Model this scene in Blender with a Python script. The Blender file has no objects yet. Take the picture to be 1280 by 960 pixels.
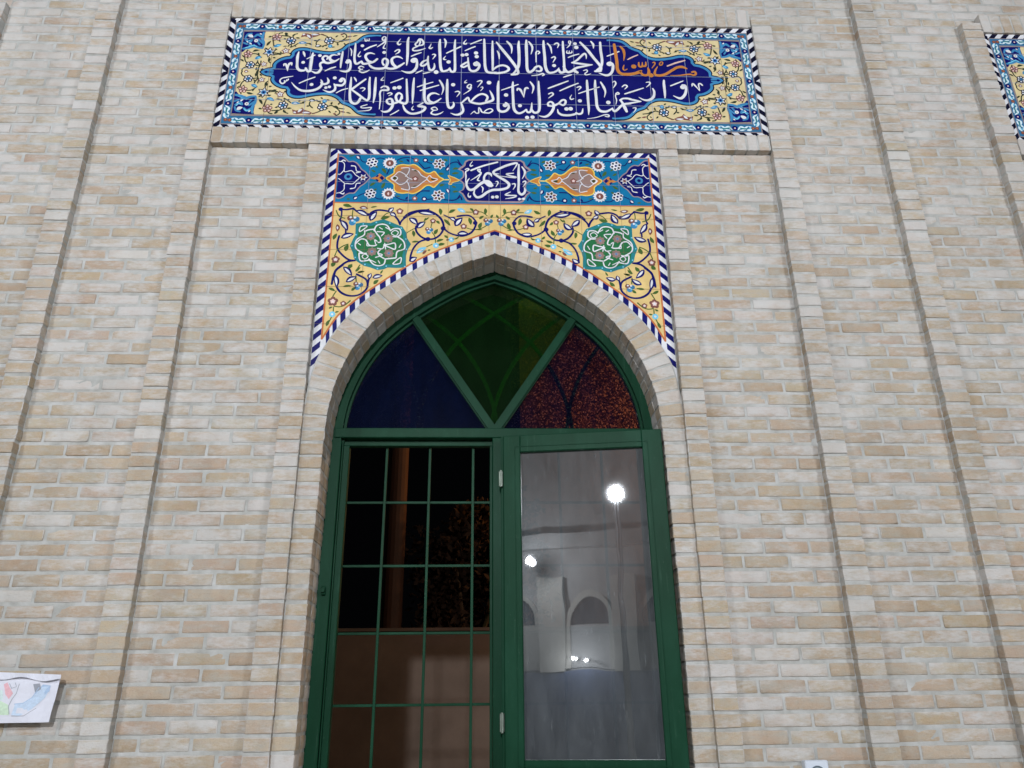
import bpy, math, random
from mathutils import Vector, Matrix, noise
from mathutils.geometry import tessellate_polygon

sc = bpy.context.scene
col = sc.collection
EYE = 1.55                      # camera height over the paving
CX = 0.0525                     # centre line of the window bay
DIST = 3.26                     # camera to front of the brick ribs

# ------------------------------------------------------------------ camera
cam_d = bpy.data.cameras.new("camera")
cam = bpy.data.objects.new("camera", cam_d)
col.objects.link(cam)
yaw, pit, rol = -0.0396393, 0.3830107, -0.0107626
fw = Vector((-math.sin(yaw)*math.cos(pit), math.cos(yaw)*math.cos(pit), math.sin(pit)))
r0 = Vector((math.cos(yaw), math.sin(yaw), 0)); u0 = r0.cross(fw)
rr = math.cos(rol)*r0 + math.sin(rol)*u0
uu = -math.sin(rol)*r0 + math.cos(rol)*u0
M = Matrix((rr, uu, -fw)).transposed().to_4x4()
M.translation = Vector((0, -DIST, EYE))
cam.matrix_world = M
cam_d.sensor_width = 36.0
cam_d.lens = 963.44/1280*36.0
cam_d.clip_end = 400
sc.camera = cam

# ------------------------------------------------------------------ night sky, exposure
w = bpy.data.worlds.new("World"); sc.world = w; w.use_nodes = True
bg = w.node_tree.nodes["Background"]
bg.inputs[0].default_value = (0.55, 0.62, 0.8, 1); bg.inputs[1].default_value = 0.0012
sc.view_settings.view_transform = 'Standard'
sc.view_settings.look = 'None'
sc.view_settings.exposure = 0.08
sc.view_settings.gamma = 1.0
sc.cycles.use_denoising = True
sc.cycles.max_bounces = 8
sc.cycles.transparent_max_bounces = 12
sc.cycles.caustics_reflective = False
sc.cycles.caustics_refractive = False
sc.cycles.sample_clamp_indirect = 4.0

# flood lamps of the courtyard: position, watts, colour, disc radius (the builders below make the fixtures)
COOL = (0.95, 0.975, 1.03)
FLOODS = [
    ((-0.62, -9.0, EYE+3.04), 490, COOL, 0.12),
    ((-5.6, -6.6, EYE+3.5), 200, COOL, 0.15),
    ((6.2, -7.2, EYE+3.6), 260, COOL, 0.15),
]
SODIUM = (1.0, 0.42, 0.12); AMBER = (1.0, 0.76, 0.58)

# ------------------------------------------------------------------ helpers
def lin(r, g, b):
    f = lambda c: (c/255/12.92) if c/255 <= .04045 else ((c/255+.055)/1.055)**2.4
    return (f(r), f(g), f(b))

class MB:
    """collects polygons of one mesh object"""
    def __init__(s):
        s.v = []; s.f = []; s.m = []; s.c = []; s.mats = []; s.smooth = False
    def mi(s, mat):
        if mat not in s.mats: s.mats.append(mat)
        return s.mats.index(mat)
    def face(s, pts, mat, c=None):
        i = len(s.v); s.v.extend(pts); s.f.append(tuple(range(i, i+len(pts)))); s.m.append(s.mi(mat)); s.c.append(c)
    def grid(s, P, mat, c=None):
        """P[i][j] points, shared vertices"""
        i0 = len(s.v); n = len(P[0])
        for row in P: s.v.extend(row)
        k = s.mi(mat)
        for a in range(len(P)-1):
            for b in range(n-1):
                s.f.append((i0+a*n+b, i0+(a+1)*n+b, i0+(a+1)*n+b+1, i0+a*n+b+1)); s.m.append(k); s.c.append(c)
    def box(s, x0, x1, y0, y1, z0, z1, mat, c=None):
        p = [(x, y, z) for x in (x0, x1) for y in (y0, y1) for z in (z0, z1)]
        for q in ((0,1,3,2), (4,6,7,5), (0,4,5,1), (2,3,7,6), (0,2,6,4), (1,5,7,3)):
            s.face([p[k] for k in q], mat, c)
    def bbox(s, x0, x1, y0, y1, z0, z1, mat, b=0.003, T=None):
        """box with chamfered edges; T maps local to world"""
        X, Y, Z = (x0, x1), (y0, y1), (z0, z1)
        T = T or (lambda p: p)
        def cp(i, j, k, ax):
            p = [X[i], Y[j], Z[k]]
            for a, (q, sgn) in enumerate(((i, 1), (j, 1), (k, 1))):
                if a != ax: p[a] += b if q == 0 else -b
            return T(tuple(p))
        for ax in range(3):
            for e in (0, 1):
                o = [(a, c) for a, c in ((0,0), (1,0), (1,1), (0,1))]
                pts = []
                for a, c in o:
                    idx = [0, 0, 0]; idx[ax] = e
                    oth = [q for q in range(3) if q != ax]; idx[oth[0]] = a; idx[oth[1]] = c
                    pts.append(cp(*idx, ax))
                s.face(pts, mat)
        for ax in range(3):                       # edges
            oth = [q for q in range(3) if q != ax]
            for a in (0, 1):
                for c in (0, 1):
                    q = []
                    for e, f in ((0, oth[0]), (1, oth[0]), (1, oth[1]), (0, oth[1])):
                        idx = [0, 0, 0]; idx[ax] = e; idx[oth[0]] = a; idx[oth[1]] = c
                        q.append(cp(*idx, f))
                    s.face(q, mat)
        for i in (0, 1):
            for j in (0, 1):
                for k in (0, 1): s.face([cp(i, j, k, a) for a in range(3)], mat)
    def tube(s, pts, r, mat, n=8):
        pts = [Vector(p) for p in pts]; rings = []
        for i, p in enumerate(pts):
            d = (pts[min(i+1, len(pts)-1)] - pts[max(i-1, 0)]).normalized()
            a = d.cross(Vector((0.31, 0.9, 0.23))).normalized(); b = d.cross(a)
            rad = r[i] if isinstance(r, (list, tuple)) else r
            rings.append([tuple(p + rad*(math.cos(2*math.pi*k/n)*a + math.sin(2*math.pi*k/n)*b)) for k in range(n+1)])
        s.grid(rings, mat)
        s.face(rings[0][:-1], mat); s.face(rings[-1][:-1][::-1], mat)
    def prism(s, poly, y0, y1, mat, c=None):
        """XZ outline given a thickness in y"""
        tri = tessellate_polygon([[Vector((p[0], p[1], 0)) for p in poly]])
        for y, fl in ((y0, 0), (y1, 1)):
            i0 = len(s.v); s.v.extend([(p[0], y, p[1]) for p in poly]); k = s.mi(mat)
            for t in tri: s.f.append(tuple(i0+q for q in t)); s.m.append(k); s.c.append(c)
        n = len(poly)
        for i in range(n):
            a, b = poly[i], poly[(i+1) % n]
            s.face([(a[0], y0, a[1]), (b[0], y0, b[1]), (b[0], y1, b[1]), (a[0], y1, a[1])], mat, c)
    def strip(s, A, B, y0, y1, mat):
        """solid band between two XZ polylines of equal length"""
        for i in range(len(A)-1):
            a, b, c, d = A[i], A[i+1], B[i+1], B[i]
            for y in (y0, y1): s.face([(p[0], y, p[1]) for p in (a, b, c, d)], mat)
            s.face([(a[0], y0, a[1]), (b[0], y0, b[1]), (b[0], y1, b[1]), (a[0], y1, a[1])], mat)
            s.face([(d[0], y0, d[1]), (c[0], y0, c[1]), (c[0], y1, c[1]), (d[0], y1, d[1])], mat)
        for a, d in ((A[0], B[0]), (A[-1], B[-1])):
            s.face([(a[0], y0, a[1]), (d[0], y0, d[1]), (d[0], y1, d[1]), (a[0], y1, a[1])], mat)
    def build(s, name, parent=None, loc=None):
        me = bpy.data.meshes.new(name)
        off = Vector(loc) if loc is not None else (Vector(parent['_loc']) if parent is not None else Vector((0, 0, 0)))
        me.from_pydata([(p[0]-off.x, p[1]-off.y, p[2]-off.z) for p in s.v], [], s.f)
        for m in s.mats: me.materials.append(m)
        me.polygons.foreach_set('material_index', s.m)
        if any(c is not None for c in s.c):
            at = me.color_attributes.new('tone', 'FLOAT_COLOR', 'CORNER')
            buf = []
            for f, c in zip(s.f, s.c): buf.extend((c or (.5, .5, .5, 0))*len(f))
            at.data.foreach_set('color', buf)
        me.update(); me.validate()
        import bmesh
        bm = bmesh.new(); bm.from_mesh(me); bmesh.ops.recalc_face_normals(bm, faces=bm.faces); bm.to_mesh(me); bm.free()
        if s.smooth: me.polygons.foreach_set('use_smooth', [True]*len(me.polygons))
        o = bpy.data.objects.new(name, me); col.objects.link(o)
        if parent is not None: o.parent = parent; 
        elif loc is not None: o.location = loc
        o['_loc'] = tuple(off)
        return o

def tag(o, label, cat, group=None):
    o['label'] = label; o['category'] = cat
    if group: o['group'] = group
    return o
def thing(name, label, cat, loc=(0, 0, 0), group=None):
    o = bpy.data.objects.new(name, None); col.objects.link(o); o.location = loc; o['_loc'] = tuple(loc)
    o.empty_display_size = .2
    return tag(o, label, cat, group)
def structure(o): o['kind'] = 'structure'; return o
def dup(root, loc, label):
    r = root.copy(); col.objects.link(r); r.location = loc; r['label'] = label
    for ch in root.children:
        c = ch.copy(); col.objects.link(c); c.parent = r
        for g in ch.children:
            d = g.copy(); col.objects.link(d); d.parent = c
    return r

# ------------------------------------------------------------------ materials
def mat_new(name):
    m = bpy.data.materials.new(name); m.use_nodes = True
    nt = m.node_tree; b = nt.nodes['Principled BSDF']
    return m, nt, b
def nd(nt, typ, **kw):
    n = nt.nodes.new(typ)
    for k, v in kw.items(): setattr(n, k, v)
    return n
def noise_tex(nt, scale, detail=4, rough=.6, stretch=None):
    tc = nd(nt, 'ShaderNodeNewGeometry'); n = nd(nt, 'ShaderNodeTexNoise')
    n.inputs['Scale'].default_value = scale; n.inputs['Detail'].default_value = detail; n.inputs['Roughness'].default_value = rough
    if stretch:
        mp = nd(nt, 'ShaderNodeMapping'); mp.inputs['Scale'].default_value = stretch
        nt.links.new(tc.outputs['Position'], mp.inputs['Vector']); nt.links.new(mp.outputs['Vector'], n.inputs['Vector'])
    else: nt.links.new(tc.outputs['Position'], n.inputs['Vector'])
    return n
def ramp(nt, src, stops):
    r = nd(nt, 'ShaderNodeValToRGB'); e = r.color_ramp.elements
    while len(e) < len(stops): e.new(.5)
    for k, (p, c) in enumerate(stops):
        e[k].position = p; e[k].color = (*c, 1) if len(c) == 3 else c
    nt.links.new(src, r.inputs[0]); return r
def mix(nt, fac, a, b, mode='MIX'):
    m = nd(nt, 'ShaderNodeMix', data_type='RGBA', blend_type=mode)
    for v, i in ((fac, 0), (a, 6), (b, 7)):
        if hasattr(v, 'is_output'): nt.links.new(v, m.inputs[i])
        elif i == 0: m.inputs[0].default_value = v
        else: m.inputs[i].default_value = (*v, 1)
    return m.outputs[2]
def bump(nt, b, h, strength, dist):
    bp = nd(nt, 'ShaderNodeBump'); bp.inputs['Strength'].default_value = strength; bp.inputs['Distance'].default_value = dist
    nt.links.new(h, bp.inputs['Height']); nt.links.new(bp.outputs[0], b.inputs['Normal'])
def math_n(nt, op, a, b=None):
    m = nd(nt, 'ShaderNodeMath', operation=op)
    for i, v in enumerate((a, b)):
        if v is None: continue
        if hasattr(v, 'is_output'): nt.links.new(v, m.inputs[i])
        else: m.inputs[i].default_value = v
    return m.outputs[0]

def make_brick():
    m, nt, b = mat_new('pale fired brick')
    at = nd(nt, 'ShaderNodeAttribute'); at.attribute_name = 'tone'
    n1 = noise_tex(nt, 26, 5, .65, (1, 1, 2.2)); n2 = noise_tex(nt, 160, 3, .7); n3 = noise_tex(nt, 7, 4, .6, (1, 1, 2.6))
    n4 = noise_tex(nt, 55, 4, .7, (.6, 1, 2.0))
    c = mix(nt, ramp(nt, n1.outputs[0], [(.3, (0, 0, 0)), (.75, (1, 1, 1))]).outputs[0], at.outputs['Color'], lin(182, 164, 144))
    dk = ramp(nt, n2.outputs[0], [(.25, (.86, .85, .84)), (.55, (1, 1, 1))]).outputs[0]
    c = mix(nt, .8, c, dk, 'MULTIPLY')
    sm = noise_tex(nt, 16, 6, .72, (.7, 1, 1.5))
    c = mix(nt, math_n(nt, 'MULTIPLY', ramp(nt, sm.outputs[0], [(.42, (0,)*3), (.66, (1,)*3)]).outputs[0], .66), c, lin(172, 171, 163))
    # lime bloom: per brick amount plus patches; its rise with height paints in light
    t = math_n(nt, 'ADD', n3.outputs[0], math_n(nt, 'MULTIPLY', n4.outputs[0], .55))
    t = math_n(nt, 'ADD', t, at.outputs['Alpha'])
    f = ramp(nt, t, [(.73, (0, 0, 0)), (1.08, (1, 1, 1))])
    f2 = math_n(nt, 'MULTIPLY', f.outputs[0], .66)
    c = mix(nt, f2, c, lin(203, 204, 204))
    pk = noise_tex(nt, 9, 4, .6, (1, 1, 1.6)); c = mix(nt, math_n(nt, 'MULTIPLY', ramp(nt, pk.outputs[0], [(.52, (0,)*3), (.72, (1,)*3)]).outputs[0], .30), c, lin(176, 148, 126))
    dr = noise_tex(nt, 2.2, 6, .65, (1.6, 1, .38)); c = mix(nt, 1.0, c, ramp(nt, dr.outputs[0], [(.3, (.80, .785, .76)), (.56, (1, 1, 1))]).outputs[0], 'MULTIPLY')
    nt.links.new(c, b.inputs['Base Color']); b.inputs['Roughness'].default_value = .9
    b.inputs['Specular IOR Level'].default_value = .2
    h = math_n(nt, 'ADD', n2.outputs[0], math_n(nt, 'MULTIPLY', n1.outputs[0], 2.0))
    bump(nt, b, h, .55, .004)
    return m
def make_mortar():
    m, nt, b = mat_new('grey mortar')
    n1 = noise_tex(nt, 14, 5, .6); n2 = noise_tex(nt, 190, 3, .7)
    c = ramp(nt, n1.outputs[0], [(.3, lin(156, 156, 151)), (.5, lin(174, 175, 171)), (.72, lin(190, 191, 189))]).outputs[0]
    nt.links.new(c, b.inputs['Base Color']); b.inputs['Roughness'].default_value = .95; b.inputs['Specular IOR Level'].default_value = .15
    bump(nt, b, n2.outputs[0], .5, .004)
    return m
TRP = None
def make_plain(name, c, rough=.6, var=.12, scale=9, bmp=0, metal=0, spec=.5):
    m, nt, b = mat_new(name)
    n = noise_tex(nt, scale, 5, .6)
    lo = tuple(max(0, x*(1-var)) for x in c); hi = tuple(min(1, x*(1+var)) for x in c)
    nt.links.new(ramp(nt, n.outputs[0], [(.3, lo), (.7, hi)]).outputs[0], b.inputs['Base Color'])
    b.inputs['Roughness'].default_value = rough; b.inputs['Metallic'].default_value = metal
    b.inputs['Specular IOR Level'].default_value = spec
    if bmp: bump(nt, b, noise_tex(nt, scale*8, 3).outputs[0], bmp, .003)
    return m
GLAZE = dict(navy=(18, 20, 96), white=(216, 218, 222), azure=(64, 132, 178), turquoise=(20, 110, 154), yellowfield=(217, 190, 128),
    sand=(212, 196, 150), yellow=(226, 200, 90), sky=(120, 196, 224), maroon=(122, 78, 72), mauve=(150, 132, 138), ochre=(190, 124, 62),
    peach=(214, 180, 172), taupe=(140, 116, 108), leaf=(70, 98, 48), leafdark=(66, 66, 40), teal=(40, 122, 128), green=(40, 108, 66),
    vine=(48, 56, 44), pink=(226, 196, 190), ink=(16, 18, 44), greyline=(140, 130, 132), joint=(150, 160, 186), orange=(190, 112, 66), jointdark=(120, 105, 80),
    palesky=(206, 226, 232), steel=(50, 110, 150))
def make_glaze(name, rgb):
    m, nt, b = mat_new('glazed tile ' + name)
    c = lin(*rgb)
    n = noise_tex(nt, 12, 4, .6); n2 = noise_tex(nt, 90, 3, .6)
    lo = tuple(x*.86 for x in c); hi = tuple(min(1, x*1.1+.002) for x in c)
    cc = ramp(nt, n.outputs[0], [(.3, lo), (.7, hi)]).outputs[0]
    cc = mix(nt, ramp(nt, n2.outputs[0], [(.35, (.12, .12, .12)), (.6, (0, 0, 0))]).outputs[0], cc, tuple(x*.7 for x in c))
    nt.links.new(cc, b.inputs['Base Color']); b.inputs['Roughness'].default_value = .24; b.inputs['Specular IOR Level'].default_value = .4
    bump(nt, b, n.outputs[0], .12, .004)
    return m
G = {k: make_glaze(k, v) for k, v in GLAZE.items()}
BRICK = make_brick(); MORTAR = make_mortar()
def make_paint():
    m, nt, b = mat_new('green enamel paint')
    n = noise_tex(nt, 6, 5, .65, (1, 1, .35)); n2 = noise_tex(nt, 70, 4, .7)
    c = ramp(nt, n.outputs[0], [(.3, lin(15, 50, 33)), (.55, lin(19, 58, 40)), (.8, lin(29, 70, 52))]).outputs[0]
    wear = ramp(nt, n2.outputs[0], [(.64, (0, 0, 0)), (.76, (1, 1, 1))]).outputs[0]
    n5 = noise_tex(nt, 22, 5, .75, (3, 3, .12)); sc_ = ramp(nt, n5.outputs[0], [(.60, (0, 0, 0)), (.72, (1, 1, 1))]).outputs[0]
    c = mix(nt, math_n(nt, 'MULTIPLY', sc_, .28), c, lin(74, 108, 90))
    c = mix(nt, math_n(nt, 'MULTIPLY', wear, .38), c, lin(90, 112, 98))
    nt.links.new(c, b.inputs['Base Color']); b.inputs['Roughness'].default_value = .42; b.inputs['Specular IOR Level'].default_value = .06
    bump(nt, b, n2.outputs[0], .12, .002)
    return m
PAINT = make_paint()
METAL = make_plain('worn hinge steel', lin(120, 130, 120), .45, .2, 40, metal=.6)

def glass_mat(name, tint, gloss, dust, dustcol, speck=None, rough=.02, frk=1.6):
    """thin pane: tinted see-through + mirror-like reflection + thin film of dirt"""
    m = bpy.data.materials.new(name); m.use_nodes = True; nt = m.node_tree; nt.nodes.clear()
    out = nd(nt, 'ShaderNodeOutputMaterial')
    tr = nd(nt, 'ShaderNodeBsdfTransparent'); tr.inputs[0].default_value = (*tint, 1)
    if speck:
        tcx = nd(nt, 'ShaderNodeNewGeometry')
        v = nd(nt, 'ShaderNodeTexVoronoi'); v.inputs['Scale'].default_value = speck[0]
        nt.links.new(tcx.outputs['Position'], v.inputs['Vector'])
        nn = noise_tex(nt, speck[0]*1.3, 2, .5)
        r = ramp(nt, v.outputs['Color'], [(.25, speck[1]), (.62, speck[2]), (.9, speck[3])])
        nt.links.new(r.outputs[0], tr.inputs[0])
    wn = noise_tex(nt, 2.3, 2, .5); wb = nd(nt, 'ShaderNodeBump'); wb.inputs['Strength'].default_value = .05; wb.inputs['Distance'].default_value = .02
    nt.links.new(wn.outputs[0], wb.inputs['Height'])
    gl = nd(nt, 'ShaderNodeBsdfGlossy'); nt.links.new(wb.outputs[0], gl.inputs['Normal']); gl.inputs['Roughness'].default_value = rough
    gl.inputs[0].default_value = (.92, .95, .96, 1)
    fr = nd(nt, 'ShaderNodeFresnel'); fr.inputs[0].default_value = 1.5
    fac = math_n(nt, 'ADD', math_n(nt, 'MULTIPLY', fr.outputs[0], frk), gloss)
    mx = nd(nt, 'ShaderNodeMixShader'); nt.links.new(fac, mx.inputs[0]); nt.links.new(tr.outputs[0], mx.inputs[1]); nt.links.new(gl.outputs[0], mx.inputs[2])
    df = nd(nt, 'ShaderNodeBsdfDiffuse'); df.inputs[0].default_value = (*dustcol, 1)
    n1 = noise_tex(nt, 5, 6, .7, (2.5, 2.5, .7)); n2 = noise_tex(nt, 120, 3, .8, (1.4, 1, .5)); n3 = noise_tex(nt, 30, 5, .75, (2.2, 2, .35))
    d = math_n(nt, 'MULTIPLY', ramp(nt, n1.outputs[0], [(.25, (.55,)*3), (.75, (1.25,)*3)]).outputs[0], dust)
    sp = ramp(nt, n2.outputs[0], [(.64, (0,)*3), (.78, (1,)*3)]).outputs[0]
    st = ramp(nt, n3.outputs[0], [(.60, (0,)*3), (.78, (1,)*3)]).outputs[0]
    d = math_n(nt, 'ADD', d, math_n(nt, 'MULTIPLY', sp, dust*.8)); d = math_n(nt, 'ADD', d, math_n(nt, 'MULTIPLY', st, dust*1.3))
    mx2 = nd(nt, 'ShaderNodeMixShader'); nt.links.new(d, mx2.inputs[0]); nt.links.new(mx.outputs[0], mx2.inputs[1]); nt.links.new(df.outputs[0], mx2.inputs[2])
    nt.links.new(mx2.outputs[0], out.inputs[0])
    return m
TRP = make_plain('lighter green paint', lin(64, 136, 84), .5, .2, 12)
GLASS = glass_mat('dusty clear glass', (.09, .11, .12), .19, .105, (.56, .62, .65), None, .012)
GLASS_BLUE = glass_mat('patterned blue glass', (.06, .07, .22), .0, .42, (.004, .008, .033), (150, (.08, .04, .10), (.46, .29, .38), (1, .95, .95)), .06, .7)
GLASS_BLUE_BACKLIT = glass_mat('blue glass with painted backlight', (.06, .07, .22), .0, .26, (.004, .006, .030), (150, (.18, .15, .16), (.54, .46, .44), (1, .98, .95)), .06, .7)  # same blue glass; warm light from behind is put into its tint
GLASS_GREEN = glass_mat('patterned green glass', (.06, .18, .05), .0, .20, (.012, .040, .013), (170, (.20, .45, .13), (.26, .54, .16), (.5, .68, .2)), .06, .7)
def emitter(name, c, s):
    m, nt, b = mat_new(name); b.inputs['Base Color'].default_value = (0, 0, 0, 1)
    b.inputs['Emission Color'].default_value = (*c, 1); b.inputs['Emission Strength'].default_value = s
    return m

# ------------------------------------------------------------------ ground
g = MB(); pav = make_plain('concrete paving', lin(178, 174, 167), .85, .2, 3, .3)
g.face([(-60, -60, 0), (60, -60, 0), (60, 60, 0), (-60, 60, 0)], pav)
structure(g.build('ground'))

# ------------------------------------------------------------------ the brick wall
rnd = random.Random(7)
PAL = [lin(*c) for c in ((194, 180, 158), (188, 172, 146), (196, 184, 166), (182, 166, 140), (192, 174, 158), (196, 182, 166), (184, 168, 148), (192, 181, 160), (188, 168, 152), (178, 160, 136))]
def tone(white=.0):
    c = rnd.choice(PAL); k = rnd.uniform(.91, 1.05)
    a = rnd.gauss(-.05, .075)
    if rnd.random() < .24 + white: a += rnd.uniform(.06, .28)
    k *= .90; return (c[0]*k, c[1]*k*rnd.uniform(.955, 1.01), c[2]*k*rnd.uniform(.89, .99), a)
def brick(mb, q, y0, depth, nx=6, nz=3, jit=.0011, white=0.0, side_n=1):
    """q: front corners (bl, br, tr, tl) in XZ"""
    e = .0032
    def P(u, v):
        x = (1-v)*((1-u)*q[0][0]+u*q[1][0]) + v*((1-u)*q[3][0]+u*q[2][0])
        z = (1-v)*((1-u)*q[0][1]+u*q[1][1]) + v*((1-u)*q[3][1]+u*q[2][1])
        return x, z
    L = math.hypot(q[1][0]-q[0][0], q[1][1]-q[0][1]); H = math.hypot(q[3][0]-q[0][0], q[3][1]-q[0][1])
    us = [0, e/L] + [k/nx for k in range(1, nx)] + [1-e/L, 1]
    vs = [0, e/H] + [k/nz for k in range(1, nz)] + [1-e/H, 1]
    nu, nv = len(us), len(vs)
    tl = rnd.uniform(-.0012, .0012); tv = rnd.uniform(-.001, .001); ty = rnd.uniform(-.0028, .0022)
    cm = .008 if nx > 4 else .0025; chip = [rnd.uniform(0, cm) if rnd.random() < .4 else 0 for _ in range(4)]
    top = []
    for i, u in enumerate(us):
        row = []
        for j, v in enumerate(vs):
            x, z = P(u, v); y = y0 + ty + tl*(u-.5)*2 + tv*(v-.5)*2 + rnd.uniform(-.0007, .0007)
            bi, bj = i in (0, nu-1), j in (0, nv-1)
            x += rnd.uniform(-jit, jit); z += rnd.uniform(-jit, jit)*.8
            if bi or bj: y += e*.75
            if bi and bj:
                k = (1 if i else 0)+(2 if j else 0); y += .003
                cx, cz = P(.5, .5); dl = math.hypot(cx-x, cz-z) or 1
                x += (cx-x)/dl*chip[k]; z += (cz-z)/dl*chip[k]
            row.append((x, y, z))
        top.append(row)
    c = tone(white); hgt = (q[0][1]-EYE)/3.6; c = (c[0], c[1], c[2], c[3]+.17*max(-.4, min(1, hgt)))  # whitens higher bricks, painting the brighter upper wall into the bloom
    i0 = len(mb.v)
    for row in top: mb.v.extend(row)
    rim = rnd.uniform(.10, .30) if rnd.random() < .55 else .0; cr = (c[0], c[1], c[2], c[3]+rim)
    k = mb.mi(BRICK)
    for a in range(nu-1):
        for b in range(nv-1):
            mb.f.append((i0+a*nv+b, i0+(a+1)*nv+b, i0+(a+1)*nv+b+1, i0+a*nv+b+1)); mb.m.append(k); mb.c.append(cr if a in (0, nu-2) or b in (0, nv-2) else c)
    ring = [(a, 0) for a in range(nu)] + [(nu-1, b) for b in range(1, nv)] + [(a, nv-1) for a in range(nu-2, -1, -1)] + [(0, b) for b in range(nv-2, 0, -1)]
    n = len(ring); ids = [i0+a*nv+b for a, b in ring]; prev = ids
    for sidx in range(1, side_n+1):
        new = []
        for a, b in ring:
            x, y, z = top[a][b]
            jj = jit*.7 if sidx < side_n else 0
            mb.v.append((x+rnd.uniform(-jj, jj), y0+depth*sidx/side_n, z+rnd.uniform(-jj, jj))); new.append(len(mb.v)-1)
        for t in range(n):
            mb.f.append((prev[t], prev[(t+1) % n], new[(t+1) % n], new[t])); mb.m.append(k); mb.c.append(c)
        prev = new
def rect(x0, x1, z0, z1): return ((x0, z0), (x1, z0), (x1, z1), (x0, z1))

PITCH = 0.06205; BED = .0132; Z0 = EYE+.3048+.0115-.0115
TOPZ = 6.25
def courses(za, zb):
    k = math.floor((za-Z0)/PITCH)-1
    while Z0+k*PITCH < zb:
        z = Z0+k*PITCH; a, b = max(z, za), min(z+PITCH-BED, zb)
        if b-a > .018: yield k, a, b
        k += 1
YB = .042          # base brick face behind the rib fronts
RIB1 = (.8580, .9600); RIB2 = (1.4670, 1.5780); RIB3 = (2.0820, 2.1980); BAY = 4.28
SOLD_LO = (EYE+2.650, EYE+2.750); SOLD_HI = (EYE+3.512, EYE+3.645)

wall = thing('brick_wall', 'pale brick courtyard wall with raised vertical brick ribs around the arched green window', 'wall', (CX, 0, 0))
def panel(x0, x1, za, zb, y=YB, phase=0):
    """stretcher bond between two ribs"""
    L = .188; J = .0118
    for k, a, b in courses(za, zb):
        odd = (k+phase) % 2
        x = x0+J*.3 if not odd else x0+J*.3
        first = (L-J)/2 if odd else L
        n = 0
        while x < x1-.02:
            ln = first if n == 0 else L
            ln += rnd.uniform(-.004, .004)
            e = min(x+ln, x1-J*.3)
            if x1-e < .035: e = x1-J*.3
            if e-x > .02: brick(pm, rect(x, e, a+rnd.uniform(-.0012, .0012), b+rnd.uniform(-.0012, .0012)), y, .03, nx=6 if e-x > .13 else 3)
            x = e+J; n += 1
XL, XR = CX-4.3, CX+4.3
# panels (bricks)
pm = MB(); pm.smooth = True
for s in (-1, 1):
    for a, b, zb in ((RIB1[1], RIB2[0], SOLD_LO[0]), (RIB2[1], RIB3[0], TOPZ), (RIB3[1], BAY-RIB2[1], TOPZ), (BAY-RIB2[0], BAY-RIB1[1]+.0, SOLD_LO[0])):
        x0, x1 = sorted((CX+s*a, CX+s*b)); x0 = max(x0, XL); x1 = min(x1, XR)
        if x1-x0 > .05: panel(x0, x1, .0, zb, phase=0 if s > 0 else 1)
panel(CX-RIB2[1], CX+RIB2[1], SOLD_HI[1]+.004, TOPZ)
for s in (-1, 1):
    x0, x1 = sorted((CX+s*(BAY-RIB2[1]), CX+s*(BAY+RIB2[1]))); panel(max(x0, XL), min(x1, XR), SOLD_HI[1]+.004, TOPZ)
for s in (-1, 1):
    for a, e in ((RIB2[0], RIB2[1]), (BAY-RIB2[1], BAY-RIB2[0])):
        x0, x1 = sorted((CX+s*a, CX+s*e))
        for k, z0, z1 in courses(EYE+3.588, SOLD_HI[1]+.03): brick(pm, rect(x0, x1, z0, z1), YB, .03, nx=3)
pm.build('brick_panel', wall)

# arch curves (half width, height)
ARCH_IN = [(.0, 2.017), (.153, 1.958), (.297, 1.875), (.444, 1.768), (.565, 1.650), (.646, 1.531), (.697, 1.423), (.732, 1.314), (.750, 1.207), (.757, 1.106)]
ARCH_OUT = [(.0, 2.123), (.078, 2.087), (.186, 2.036), (.308, 1.970), (.42, 1.898), (.525, 1.822), (.582, 1.780), (.630, 1.737), (.675, 1.686), (.720, 1.630), (.760, 1.566), (.790, 1.508), (.820, 1.443), (.838, 1.370), (.851, 1.280), (.8565, 1.190), (.8575, 1.106)]
def resample(pts, n):
    P = [Vector((p[0], p[1], 0)) for p in pts]; out = []
    # catmull rom then arc length
    dense = []
    for i in range(len(P)-1):
        p0 = P[i-1] if i > 0 else P[i]*2-P[i+1]; p3 = P[i+2] if i+2 < len(P) else P[i+1]*2-P[i]
        for k in range(12):
            t = k/12; a, b, c, d = p0, P[i], P[i+1], p3
            dense.append(.5*((2*b)+(c-a)*t+(2*a-5*b+4*c-d)*t*t+(3*b-a-3*c+d)*t*t*t))
    dense.append(P[-1])
    L = [0]
    for a, b in zip(dense, dense[1:]): L.append(L[-1]+(b-a).length)
    j = 0
    for k in range(n+1):
        t = L[-1]*k/n
        while j < len(L)-2 and L[j+1] < t: j += 1
        u = (t-L[j])/max(1e-9, L[j+1]-L[j]); q = dense[j].lerp(dense[j+1], u); out.append((q.x, q.y))
    return out
def offset(pts, d):
    out = []
    for i, p in enumerate(pts):
        a = pts[max(0, i-1)]; b = pts[min(len(pts)-1, i+1)]
        t = Vector((b[0]-a[0], b[1]-a[1])).normalized(); n = Vector((-t.y, t.x))
        out.append((p[0]+n.x*d, p[1]+n.y*d))
    return out
def full(half):      # half curve apex->spring to left spring -> apex -> right spring in world XZ
    return [(CX-x, EYE+z) for x, z in reversed(half)] + [(CX+x, EYE+z) for x, z in half[1:]]
IN40 = resample(ARCH_IN, 40); SILL = EYE-.36
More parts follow.
